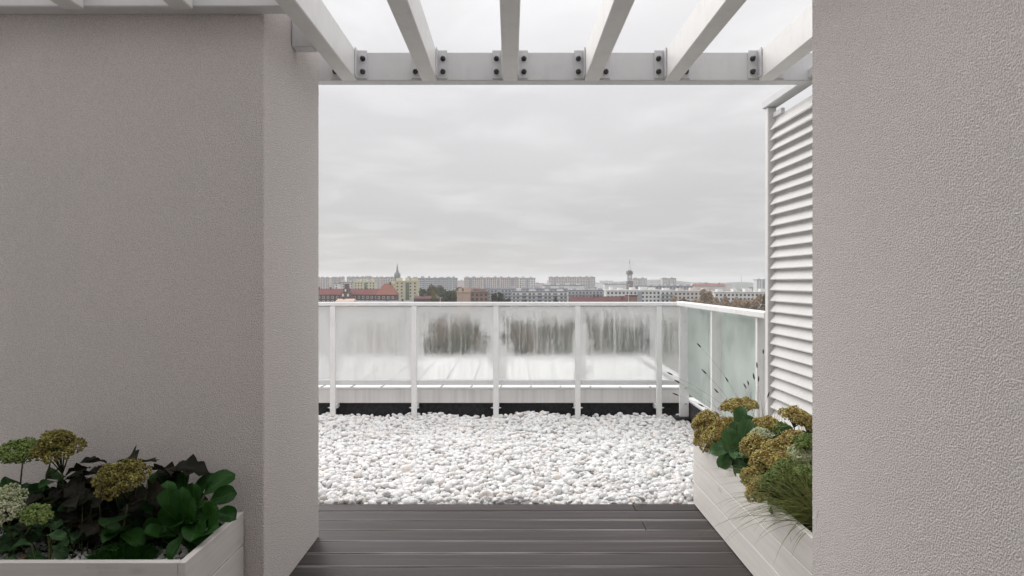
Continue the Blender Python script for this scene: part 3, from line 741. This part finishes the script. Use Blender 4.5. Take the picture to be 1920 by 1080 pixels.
def blades(par_, base, n, L, spread, mat, w=.0017, bias=(0, 0, 0), droop=1.0, name='blades'):
    b = MB()
    for k in range(n):
        a = random.uniform(0, 6.28); el = random.uniform(.45, 1.4); dv = (Vector((math.cos(a)*math.cos(el), math.sin(a)*math.cos(el), math.sin(el))) + Vector(bias)*random.uniform(.3, 1)).normalized()
        l_ = L*random.uniform(.55, 1.15); p = Vector(base) + Vector((random.gauss(0, spread), random.gauss(0, spread), 0)) - par_.location; pts = []; g = 0; ns = 9
        for i in range(ns+1):
            pts.append(p.copy()); p = p + dv*l_/ns; dv = (dv + Vector((0, 0, -1))*droop*.045*(i+1)*.5).normalized()
        sd = dv.cross(Vector((0, 0, 1)))
        sd = sd.normalized() if sd.length > .01 else Vector((1, 0, 0)); vs = []; fs = []
        for i, q in enumerate(pts):
            ww = w*(1-(i/ns)**2*.9)*random.uniform(.9, 1.1); vs += [q - sd*ww, q + sd*ww + Vector((0, 0, ww*.5))]
            if i: fs.append((2*i-2, 2*i-1, 2*i+1, 2*i))
        b.add(vs, fs)
    return b.build(name, mat, par_, True, 'stuff')
g1 = thing('grass_tuft', 'arching green grass tuft hanging over the planter next to the stucco wall', 'grass', (1.16, 2.62, SZ))
blades(g1, (1.19, 2.60, SZ+.03), 190, .36, .025, GRASS, .0019, (-.75, .25, -.15), 1.25)
blades(g1, (1.17, 2.56, SZ+.03), 80, .44, .02, GRASS, .0016, (-.85, .12, -.2), 1.5)
g2 = thing('fountain_grass', 'thin fountain grass with dark seed heads leaning over the railing corner', 'grass', (1.30, 3.62, SZ))
blades(g2, (1.34, 3.62, SZ), 150, .34, .05, GRASS, .0012, (0, 0, .35), .55)
blades(g2, (1.44, 3.30, SZ), 90, .34, .05, GRASS, .0012, (0, 0, .5), .5)
blades(g2, (1.20, 3.86, SZ), 60, .30, .03, DRY, .0015, (-.6, .45, -.1), .8)
for (zx, zy) in ((318,435),(362,650),(148,725),(135,825),(540,715),(685,765),(775,600),(752,695),(786,712),(825,487),(458,803),(340,915),(860,840),(706,740),(90,660)):
    px, py = 1240 + zx/4.318, 550 + zy/4.318; d = random.uniform(3.55, 3.9); tp = P(px, py, d); b0 = Vector((1.30 + random.gauss(0, .03), 3.62 + random.gauss(0, .04), SZ))
    lean = Vector((-.4 if px < 1385 else (-.12 if px < 1420 else .1), .05, 1)).normalized(); mid = b0 + Vector((0, 0, .55*(tp.z-b0.z))) ; pts = []
    for k in range(10):
        t = k/9; pts.append(b0*(1-t)**2 + mid*2*t*(1-t) + tp*t*t - g2.location)
    st_ = MB().tube(pts, [.0005]*10, 4).build('seed_stem', DRY, g2, True)
    dr = (pts[-1]-pts[-2]).normalized(); e0 = pts[-1]; MB().tube([e0-dr*.004, e0+dr*.008, e0+dr*.022, e0+dr*.034], [.0012, .0042, .0038, .001], 6).build('seed_head', SEED, st_, True)

# ------------------------------------------------------------------ town
def wallmat(name, c, v=.08): return simple(name, c, .9, v, .25)
WIN = simple('window_glass', (.06, .065, .075), .25, .3, .5)
C_CREAM = wallmat('render_cream', (.55, .52, .38)); C_PINK = wallmat('render_pink', (.52, .45, .42)); C_WHITE = wallmat('render_white', (.66, .66, .65)); C_GREY = wallmat('render_grey', (.42, .43, .45))
C_BRICK = wallmat('brick_dark', (.11, .075, .065), .25); C_SALM = wallmat('render_salmon', (.50, .37, .30)); C_BROWN = wallmat('brick_brown', (.26, .17, .14), .2); C_PALE = wallmat('render_pale', (.56, .52, .50))
T_RED = wallmat('tile_red', (.15, .042, .042), .2); T_ORG = wallmat('tile_orange', (.24, .095, .068), .15); T_DARK = wallmat('tile_dark', (.10, .035, .035), .25); T_GREY = wallmat('roof_grey', (.17, .18, .21), .2)
C_COPPER = wallmat('copper_green', (.17, .20, .20), .15); C_TOWER = wallmat('tower_stone', (.22, .19, .175), .15); C_BALC = wallmat('balcony_grey', (.30, .32, .35)); C_STAIR = simple('stair_glass', (.13, .17, .12), .3, .2, .3)
fence_frames = simple('frame_white', (.7, .7, .7), .6)

def building(label, px0, px1, py, d, mat, name='town_building', depth=14, roofm=None, win=(3.2, 3.0, 1.5, 1.5), strips=(), stripm=None, single=False, roofs=4, balc=False, group=None, cat='building', vis=5, blank=False, parap=.8):
    x0, x1 = (px0-957)/1280*d, (px1-957)/1280*d; top = CAMZ - (py-527)/1280*d
    t = thing(name, label, cat, ((x0+x1)/2, d + depth/2, GZ), group); hw_ = (x1-x0)/2; H = top - GZ
    MB().box(-hw_, hw_, -depth/2, depth/2, 0, H-parap).build('wall', mat, t)
    MB().box(-hw_-.3, hw_+.3, -depth/2-.3, depth/2+.3, H-parap, H).build('roof', roofm or T_GREY, t)
    rb = MB()
    for k in range(roofs):
        cx = -hw_ + 2*hw_*(k+.5)/max(roofs, 1) + random.uniform(-1, 1); ww = random.uniform(1.2, 3); rb.box(cx-ww, cx+ww, -3, 3, H+.01, H + random.uniform(1.2, 2.6))
        rb.tube([(cx+ww*.5, 0, H), (cx+ww*.5, 0, H+random.uniform(2.5, 4))], .12, 4)
    if roofs: rb.build('roof_housing', mat, t, kind='stuff')
    wx, wz, ww, wh = win; nfl = int((H-1)/wz); fl = range(max(0, nfl-vis), nfl); nx = max(1, int(2*hw_/wx)); wm = MB()
    sx = [(-hw_ + 2*hw_*s) for s in strips]
    for f in fl:
        zc = H - parap - .9 - (nfl-1-f)*wz - wh/2
        if balc:
            MB().box(-hw_, hw_, -depth/2-1.1, -depth/2-.02, zc-wh/2-.9, zc-wh/2+.1).build('balcony', C_BALC, t)
        if blank: continue
        for k in range(nx):
            cx = -hw_ + 2*hw_*(k+.5)/nx
            if any(abs(cx-s) < 2.2 for s in sx): continue
            if single:
                wb = MB().box(cx-ww/2, cx+ww/2, -depth/2-.10, -depth/2+.05, zc-wh/2, zc+wh/2).build('window', WIN, t)
            else: wm.box(cx-ww/2, cx+ww/2, -depth/2-.06, -depth/2+.05, zc-wh/2, zc+wh/2)
    if wm.v: wm.build('windows', WIN, t, kind='stuff')
    for s in sx:
        MB().box(s-1.7, s+1.7, -depth/2-.12, -depth/2+.05, H-vis*3-2, H-1.6).build('stair_window', stripm or C_BALC, t)
    return t
# nearer buildings
building('cream yellow apartment block with a dark green stair window strip', 741, 782, 526.5, 600, C_CREAM, strips=(.56,), stripm=C_STAIR, single=True, win=(3.6, 2.8, 1.3, 1.2), roofs=3, roofm=C_CREAM)
building('narrow cream block standing left of the green striped block', 729, 741, 531, 612, C_CREAM, roofs=1, win=(3.2, 2.9, 1.2, 1.2), roofm=C_CREAM)
building('yellowish flats rising behind the red tiled roof', 664, 703, 527.5, 820, C_CREAM, strips=(.55,), stripm=C_STAIR, roofs=3, roofm=C_CREAM)
building('small white block peeping over the red roof beside the gable', 627, 634, 531, 800, C_WHITE, roofs=0)
building('pale block between the white block and yellowish flats', 636, 662, 529, 830, C_PALE, roofs=2)
building('salmon coloured house with a blank end wall above the railing', 856.5, 882, 546.5, 450, C_SALM, blank=True, roofs=2, depth=9, roofm=C_SALM)
building('brownish patterned house joined to the salmon blank wall', 882.3, 915, 546, 451, C_BROWN, win=(2.6, 2.8, 1.5, 1.6), single=True, roofs=2, roofm=C_BROWN)
building('long grey apartment block with balcony bands behind dark trees', 880, 1064, 541, 640, C_GREY, win=(3.2, 3.0, 1.9, 1.4), balc=True, strips=(.3, .55, .8), roofs=8, vis=4, roofm=T_GREY)
building('grey white balcony block right of the dark green trees', 960, 1064, 546, 560, C_WHITE, win=(3.1, 3.0, 1.9, 1.4), balc=True, roofs=4, vis=4, strips=(.22, .5, .78), stripm=T_GREY)
building('bluish grey roofed block behind the dark red roofs', 1065, 1137, 544, 600, C_GREY, win=(3, 3, 1.6, 1.4), roofs=3, vis=4, balc=True)
building('long white block with dark square windows in rows', 1137, 1238, 543.5, 520, C_WHITE, win=(2.9, 2.9, 1.45, 1.45), single=True, roofs=5, vis=5, strips=(.62,), roofm=C_WHITE)
building('white block with grey balconies behind the tan autumn trees', 1239, 1263, 544, 515, C_WHITE, win=(3, 2.9, 1.5, 1.5), single=True, balc=True, roofs=1, roofm=C_WHITE)
building('beige long block half hidden by tan autumn trees', 1263.5, 1340, 545, 520, C_PALE, win=(2.9, 2.9, 1.5, 1.5), roofs=3, roofm=C_PALE)
building('greyish white long block beside the louvred screen', 1340.5, 1475, 547, 505, C_WHITE, win=(2.8, 2.9, 1.5, 1.5), roofs=5, roofm=C_PALE)
building('reddish brown low block beside the white long block', 1179, 1195, 553.5, 470, C_BROWN, blank=True, roofs=0, roofm=T_DARK)
# tower blocks on the skyline
GB = None
def slab(label, px0, px1, py, d, mat, n, **k): return building(label, px0, px1, py, d, mat, name='tower_block', strips=[(i+.5)/n for i in range(n)], roofs=n*2, vis=7, win=(3, 2.9, 1.6, 1.4), **k)
slab('pale pink tower block left end of the skyline', 560, 617, 520.5, 1250, C_PINK, 3)
slab('pale pink tower block with twin roof boxes behind the red roof', 621, 643, 520.5, 1230, C_PINK, 2)
slab('pale tower block behind the yellowish flats', 650, 697, 519.5, 1240, C_PALE, 3)
slab('pinkish tower block left of the church spire', 700, 739, 520, 1200, C_PINK, 2)
slab('long grey slab block right of the church spire', 760, 857, 521, 1000, C_GREY, 4)
slab('long pinkish slab block in the middle of the skyline', 870, 973, 520.5, 1010, C_PALE, 4)
slab('small white slab block next to the long pinkish slab', 974, 1004, 521, 1020, C_WHITE, 1)
slab('cream edged slab block above the grey balcony blocks', 1029, 1116, 519.5, 1300, C_PALE, 4)
slab('pale block behind the clock tower with steel mast', 1186, 1213, 522, 1400, C_PALE, 1)
slab('lone pale block right of the clock tower', 1242, 1268, 521.5, 1300, C_PALE, 1)
slab('white block at the louvred screen edge of the skyline', 1419, 1445, 524, 1000, C_WHITE, 1)
building('low white sheds on the town skyline', 1134, 1175, 532, 900, C_WHITE, blank=True, roofs=2, vis=2)
building('low long white hall above the grey roofs', 1018, 1095, 534.5, 850, C_WHITE, blank=True, roofs=4)
building('long grey flat hall right of the clock tower', 1190, 1300, 536, 800, C_GREY, win=(4, 3, 2.2, 1.3), roofs=8, vis=2)
def gable(label, px0, px1, py_ridge, py_eave, d, wm_, rm, depth=14, hip=0.0, name='town_house', wins=0, group=None):
    x0, x1 = (px0-957)/1280*d, (px1-957)/1280*d; ze = CAMZ-(py_eave-527)/1280*d - GZ; zr = CAMZ-(py_ridge-527)/1280*d - GZ; hw_ = (x1-x0)/2
    t = thing(name, label, 'house', ((x0+x1)/2, d+depth/2, GZ), group)
    MB().box(-hw_, hw_, -depth/2, depth/2, 0, ze).build('wall', wm_, t)
    h = hip*hw_; o = .6
    b = MB(); b.add([(-hw_-o, -depth/2-o, ze+.01), (hw_+o, -depth/2-o, ze+.01), (hw_+o, depth/2+o, ze+.01), (-hw_-o, depth/2+o, ze+.01), (-hw_+h, 0, zr), (hw_-h, 0, zr)], [(0,1,5,4), (2,3,4,5), (1,2,5), (3,0,4), (3,2,1,0)])
    rf_ = b.build('roof', rm, t)
    for k in range(max(1, int(hw_/9))):
        cx = random.uniform(-hw_*.8, hw_*.8); MB().box(cx-.6, cx+.6, -1.2, 0, zr-2, zr+1.3).build('chimney', C_BRICK, rf_)
    for r_ in range(wins):
        nx = int(2*hw_/3.4)
        for k in range(nx):
            cx = -hw_ + 2*hw_*(k+.5)/nx; zc = ze - 2.2 - r_*3.6
            w_ = MB().box(cx-.75, cx+.75, -depth/2-.10, -depth/2+.05, zc-1.1, zc+1.1).build('window', fence_frames, t)
            MB().box(-.5, .5, -.05, .02, -.85, .85).build('pane', WIN, w_).location = (cx, -depth/2-.09, zc)
    return t
# the red tiled school-like complex
BR = 'dark brick wing under a red tiled roof '
gable('long dark brick wing with red tiled roof left of the pointed gable', 560, 645, 541.5, 552.5, 560, C_BRICK, T_RED, wins=3)
gable('long dark brick wing with red tiled roof right of the pointed gable', 653, 733, 541.5, 552.5, 560, C_BRICK, T_RED, wins=3)
gable('orange hipped roof pavilion at the end of the red roofed wing', 706, 741, 531.5, 552.8, 556, C_BRICK, T_ORG, hip=.62, depth=17, wins=2)
gg = thing('gable_house', 'dark brick stepped gable in the middle of the red roofs', 'house', P(649.5, 552, 552).xyz); gg.location.z = GZ
gd = 552; zt_ = CAMZ-(532-527)/1280*gd - GZ; zs_ = CAMZ-(556-527)/1280*gd - GZ; hw_ = 11.5/1280*gd
prof_ = [(-hw_, 0), (hw_, 0), (hw_, zs_), (hw_*.72, zs_), (hw_*.72, zs_+3), (hw_*.42, zs_+3.2), (hw_*.40, zs_+6.5), (hw_*.18, zs_+6.7), (hw_*.18, zt_), (-hw_*.18, zt_), (-hw_*.18, zs_+6.7), (-hw_*.40, zs_+6.5), (-hw_*.42, zs_+3.2), (-hw_*.72, zs_+3), (-hw_*.72, zs_), (-hw_, zs_)]
b = MB(); b.add([(u, y, v) for y in (-3, 6) for (u, v) in prof_], [tuple(range(16)), tuple(range(16, 32))[::-1]] + [((i+1) % 16, i, 16+i, 16+(i+1) % 16) for i in range(16)]); b.build('wall', C_BRICK, gg)
for (cx, zc, s_) in ((0, zs_+5, .8), (-2, zs_+1.2, .9), (2, zs_+1.2, .9), (-2.4, zs_-3, .9), (0, zs_-3, .9), (2.4, zs_-3, .9)):
    MB().box(cx-s_*.8, cx+s_*.8, -3.1, -2.95, zc-s_*1.2, zc+s_*1.2).build('window', fence_frames, gg)
gable('small pale roofed house in front of the dark brick gable', 630, 662, 560.5, 565.5, 430, C_SALM, C_SALM, depth=10)
gable('low dark roofed row below the cream yellow block', 662, 772, 564, 567.5, 480, C_BRICK, T_GREY, depth=10)
gable('dark shed roofs beside the green trees', 776, 822, 555.5, 560, 480, C_BRICK, T_DARK, depth=10)
gable('dark red tiled long roof in front of the grey blocks', 1071, 1180, 556, 566, 450, C_BRICK, T_DARK, depth=14)
gable('dark red lower roof touching the reddish brown block', 1137, 1181, 559, 567, 445, C_BRICK, T_DARK, depth=8)
gable('red tiled roofs far off on the right of the town', 1303, 1360, 532, 536, 900, C_PALE, wallmat('tile_faded', (.22, .10, .09)), depth=12)
# far filler rows
for k in range(64):
    px = random.uniform(590, 1450); d = random.uniform(1500, 3000); wpx = random.uniform(12, 34); top = random.uniform(12, 36)
    py = 527 + (CAMZ - (GZ+top))/d*1280
    building('small hazy block far off in the town', px, px+wpx, py, d, random.choice((C_PALE, C_WHITE, C_GREY, C_PINK)), blank=True, roofs=1, group='hazy blocks far off in the town')
for k in range(40):
    px = random.uniform(600, 1440); d = random.uniform(700, 1200); wpx = random.uniform(14, 40)
    py = 527 + (CAMZ - (GZ+random.uniform(8, 15)))/d*1280
    gable('low tiled house among the town roofs', px, px+wpx, py, py+random.uniform(2.5, 4), d, random.choice((C_PALE, C_BRICK, C_GREY, C_WHITE)), random.choice((T_DARK, T_GREY, T_GREY, T_RED)), depth=12, group='low houses among the town roofs')
# church with spire
cd_ = 1000; ch = thing('church', 'grey green church spire rising over the left skyline', 'church', ((745-957)/1280*cd_, cd_, GZ))
zz = lambda py: CAMZ-(py-527)/1280*cd_ - GZ
MB().box(-3.8, 3.8, -3.8, 3.8, 0, zz(517)).build('tower', C_COPPER, ch)
sp = MB(); pts = [(3.9, zz(517)), (2.7, zz(512.5)), (1.5, zz(506)), (.55, zz(497)), (.12, zz(494))]
for i, (r_, z_) in enumerate(pts):
    sp.v += [(r_*math.cos(R(22.5+45*k)), r_*math.sin(R(22.5+45*k)), z_) for k in range(8)]
for i in range(4): sp.f += [(i*8+k, i*8+(k+1) % 8, i*8+8+(k+1) % 8, i*8+8+k) for k in range(8)]
sp.build('spire', C_COPPER, ch)
for sx in (-1, 1):
    for sy in (-1, 1): MB().tube([(sx*3.4, sy*3.4, zz(518)), (sx*3.4, sy*3.4, zz(514.5)), (sx*3.4, sy*3.4, zz(510.5))], [.7, .6, .05], 6).build('pinnacle', C_COPPER, ch)
for sx in (-1.5, 1.5): MB().box(sx-.6, sx+.6, -3.95, -3.7, zz(522.5), zz(518.5)).build('belfry_opening', WIN, ch)
MB().tube([(0, 0, zz(494)), (0, 0, zz(491.5))], .12, 5).build('finial', C_COPPER, ch)
# tower with steel mast
td = 820; tw = thing('clock_tower', 'brown stone tower with a balcony ring and open steel spire', 'tower', ((1180.5-957)/1280*td, td, GZ))
zz = lambda py: CAMZ-(py-527)/1280*td - GZ
MB().box(-3.4, 3.4, -3.4, 3.4, 0, zz(527)).build('shaft', C_TOWER, tw)
MB().box(-2.6, 2.6, -2.6, 2.6, zz(527)+.01, zz(514)).build('clock_stage', C_GREY, tw)
MB().tube([(0, -2.61, zz(519)), (0, -2.8, zz(519))], 1.6, 16).build('clock_face', fence_frames, tw)
MB().box(-3.7, 3.7, -3.7, 3.7, zz(514)+.01, zz(512.5)).build('balcony', C_TOWER, tw)
for sx in (-3.2, -1.1, 1.1, 3.2):
    for sy in (-3.2, 3.2): MB().box(sx-.35, sx+.35, sy-.35, sy+.35, zz(512.5)+.01, zz(508.5)).build('pillar', C_TOWER, tw)
MB().box(-2.0, 2.0, -2.0, 2.0, zz(512.5)+.01, zz(507)).build('lantern', C_TOWER, tw)
mast = MB(); z0_, z1_ = zz(507), zz(494)
for sx in (-1, 1):
    for sy in (-1, 1): mast.tube([(sx*1.7, sy*1.7, z0_), (sx*.35, sy*.35, z1_)], .22, 5)
for k in range(6):
    t = k/5; r_ = 1.7-1.35*t; z_ = z0_ + (z1_-z0_)*t
    for a in range(4):
        c4 = [(-r_, -r_), (r_, -r_), (r_, r_), (-r_, r_)]; mast.tube([(*c4[a], z_), (*c4[(a+1) % 4], z_)], .16, 4)
mast.build('steel_spire', C_WHITE, tw); MB().tube([(0, 0, z1_-.4), (0, 0, zz(490.5)), (0, 0, zz(486))], [.5, .3, .08], 6).build('finial', C_TOWER, tw)
# poles
for (px, py, d, lab) in ((1178.5, 534, 400, 'thin white lamp pole in front of the clock tower'), (774, 556, 300, 'thin grey pole behind the railing beside dark sheds'), (825.5, 559, 300, 'thin grey pole beside the green trees')):
    q = P(px, py, d); po = thing('light_pole', lab, 'pole', (q.x, d, GZ)); MB().tube([(0, 0, 0), (0, 0, q.z-GZ)], [.22, .12], 6).build('mast', C_WHITE, po); MB().box(-.25, .9, -.15, .15, q.z-GZ+.01, q.z-GZ+.18).build('lamp_head', C_WHITE, po)
q = P(1390, 515, 2600); po = tag(MB().tube([(0, 0, 0), (0, 0, q.z-GZ)], [2.2, .5], 6).build('radio_mast', C_GREY), 'faint thin radio mast far off above the treeline', 'mast'); po.location = (q.x, 2600, GZ)
# far hill line
hl = MB(); n = 160
for k in range(n+1):
    xx = -3200 + 6400*k/n; h_ = 16 + 8*math.sin(k*.21) + 5*math.sin(k*.57+1) + random.uniform(-1.5, 1.5) + (8 if xx > 500 else 0)
    hl.v += [(xx, 3500, GZ-.5), (xx, 3560, GZ+h_*.9), (xx, 3700, GZ+h_+4), (xx, 4100, GZ-.5)]
for k in range(n):
    for j in range(3): hl.f.append((k*4+j, k*4+4+j, k*4+5+j, k*4+1+j))
struct(hl.build('hills', simple('far_wood', (.05, .065, .05), .95, .3, .02), None, True))

# trees
def crown_mesh(name, mat, seed, n=1500, rx_=5.0, rz_=6.0, lump=15, leaf=.62):
    g = random.Random(seed); b = MB(); cl_ = []
    for k in range(lump):
        a = g.uniform(0, 6.28); r_ = g.uniform(.2, .75); cl_.append((Vector((math.cos(a)*r_*rx_, math.sin(a)*r_*rx_, g.uniform(-.6, .75)*rz_)), g.uniform(.28, .48)*rx_))
    for k in range(n):
        c, r_ = g.choice(cl_); dv = Vector((g.gauss(0, 1), g.gauss(0, 1), g.gauss(0, 1))).normalized(); p = c + dv*r_*g.uniform(.55, 1.08)
        e = Euler((g.uniform(0, 6), g.uniform(0, 6), g.uniform(0, 6))).to_matrix(); s_ = leaf*g.uniform(.5, 1.2)
        b.add([p + e@Vector(q_)*s_ for q_ in ((-.6, -.4, 0), (.5, -.5, .1), (.7, .4, 0), (-.4, .6, -.1))], [(0,1,2,3)])
    m = b.mesh(name); m.materials.append(mat); return m
def foliage(name, a, b, c): 
    m = MT(name); r_ = m.n('ShaderNodeNewGeometry').outputs['Random Per Island']; oi = m.n('ShaderNodeObjectInfo').outputs['Random']
    m.p(Base_Color=m.ramp(m.math('ADD', m.math('MULTIPLY', r_, .6), m.math('MULTIPLY', oi, .4)), (.1, a), (.5, b), (.9, c)), Roughness=.85, Specular_IOR_Level=.2); return m.m
FG = foliage('foliage_green', (.03, .05, .02), (.055, .08, .03), (.09, .11, .04)); FD = foliage('foliage_dark', (.02, .032, .02), (.035, .05, .028), (.055, .07, .035))
FY = foliage('foliage_yellow', (.11, .11, .025), (.17, .16, .04), (.20, .17, .05)); FT = foliage('foliage_tan', (.27, .20, .14), (.38, .29, .21), (.46, .36, .26)); FB = foliage('foliage_brown', (.08, .065, .035), (.12, .10, .05), (.15, .125, .06))
CR = {k: [crown_mesh('crown', mt, 50+7*i+j, n=1700) for j in range(3)] for i, (k, mt) in enumerate((('green', FG), ('dark', FD), ('yellow', FY), ('tan', FT), ('brown', FB)))}
BARK = simple('bark', (.07, .055, .045), .9, .3, 2)
tb = MB(); tb.tube([(0, 0, 0), (0, 0, 3), (.1, 0, 8)], [.32, .26, .12], 7)
for a in (0, 2.1, 4.2): tb.tube([(0, 0, 5), (1.6*math.cos(a), 1.6*math.sin(a), 8.5), (2.9*math.cos(a), 2.9*math.sin(a), 11.5)], [.15, .1, .04], 5)
TRK = tb.mesh('trunk', True); TRK.materials.append(BARK)
def tree(px, pytop, d, wpx, kind, label, group=None):
    q = P(px, pytop, d); H = q.z - GZ; wd = wpx/1280*d
    t = thing('tree', label, 'tree', (q.x, d, GZ), group); s_ = H/14.0
    link('trunk', TRK, t, (0, 0, 0), (0, 0, random.uniform(0, 6)), s_)
    rz = min(.36*H, wd*.75); link('crown', random.choice(CR[kind]), t, (0, 0, H-rz*1.05), (0, 0, random.uniform(0, 6)), (wd/11, wd/11, rz/6.2))
for (px, py, d, wp, kd, lab) in (
    (793, 537, 520, 16, 'green', 'small green tree right of the cream yellow block'), (812, 534, 560, 34, 'brown', 'olive brown tree below the long grey slab block'), (824, 536, 540, 30, 'brown', 'olive tree left of the tall brownish one'),
    (814, 545, 480, 20, 'yellow', 'low yellow autumn tree in front of the olive trees'), (836, 533.5, 530, 42, 'green', 'large green tree in the middle of the clump'), (851, 541, 470, 34, 'green', 'green tree leaning to the salmon house'),
    (842, 548, 440, 40, 'dark', 'dark green tree at the foot of the clump'), (864, 536, 600, 20, 'green', 'green tree behind the salmon house'), (850, 545, 455, 10, 'yellow', 'small yellow tree beside the salmon house'),
    (925, 550, 430, 34, 'dark', 'dark tree right of the patterned brown house'), (940, 548, 425, 36, 'dark', 'dark round tree in front of the balcony block'), (948, 554, 420, 20, 'dark', 'low dark tree before the balcony block'), (980, 558, 420, 18, 'dark', 'small dark tree at the white balconies'), (1043, 557, 430, 14, 'dark', 'small dark tree near the dark red roof'),
    (1270, 547, 380, 36, 'tan', 'tan autumn tree before the white balcony block'), (1300, 549, 350, 46, 'tan', 'wide tan autumn tree before the beige block'), (1325, 540, 420, 38, 'tan', 'tallest tan autumn tree of the row'), (1347, 549, 370, 36, 'tan', 'tan tree beside the tallest one'),
    (1364, 547, 380, 36, 'tan', 'slim tan tree in front of the greyish block'), (1387, 551, 330, 48, 'tan', 'broad tan tree near the louvred screen'), (1412, 553, 340, 40, 'tan', 'tan tree close to the screen post'), (1432, 552, 360, 26, 'brown', 'brown tree behind the screen post'), (1283, 560, 330, 30, 'brown', 'brown shrubby tree by the railing corner')):
    tree(px, py, d, wp, kd, lab)
for k in range(150):
    d = random.uniform(150, 420); px = random.uniform(560, 1480); top = random.uniform(9, 17)
    py = 527 + (CAMZ-(GZ+top))/d*1280
    if py > 700: continue
    tree(px, py, d, random.uniform(7, 12)/d*1280, random.choice(('dark', 'dark', 'green', 'brown', 'tan')), 'leafy tree below the terrace seen through the wet glass', 'trees below the terrace')
for k in range(90):
    d = random.uniform(700, 2200); px = random.uniform(590, 1450); py = 527 + (CAMZ-(GZ+random.uniform(9, 16)))/d*1280
    tree(px, py, d, random.uniform(8, 16)/d*1280, random.choice(('dark', 'green', 'brown', 'dark')), 'small tree standing between the town roofs', 'trees between the town roofs')

# ------------------------------------------------------------------ haze
hz = MB().box(-9100, 9100, -650, 9600, GZ-1.2, 48); hm = bpy.data.materials.new('haze_air'); hm.use_nodes = True
ht = hm.node_tree; ht.nodes.clear(); pv = ht.nodes.new('ShaderNodeVolumePrincipled'); pv.inputs['Color'].default_value = (.92, .93, .95, 1); pv.inputs['Density'].default_value = .00019; pv.inputs['Anisotropy'].default_value = .2
ho = ht.nodes.new('ShaderNodeOutputMaterial'); ht.links.new(pv.outputs[0], ho.inputs['Volume'])
hb_ = hz.build('haze', hm); hb_['kind'] = 'stuff'
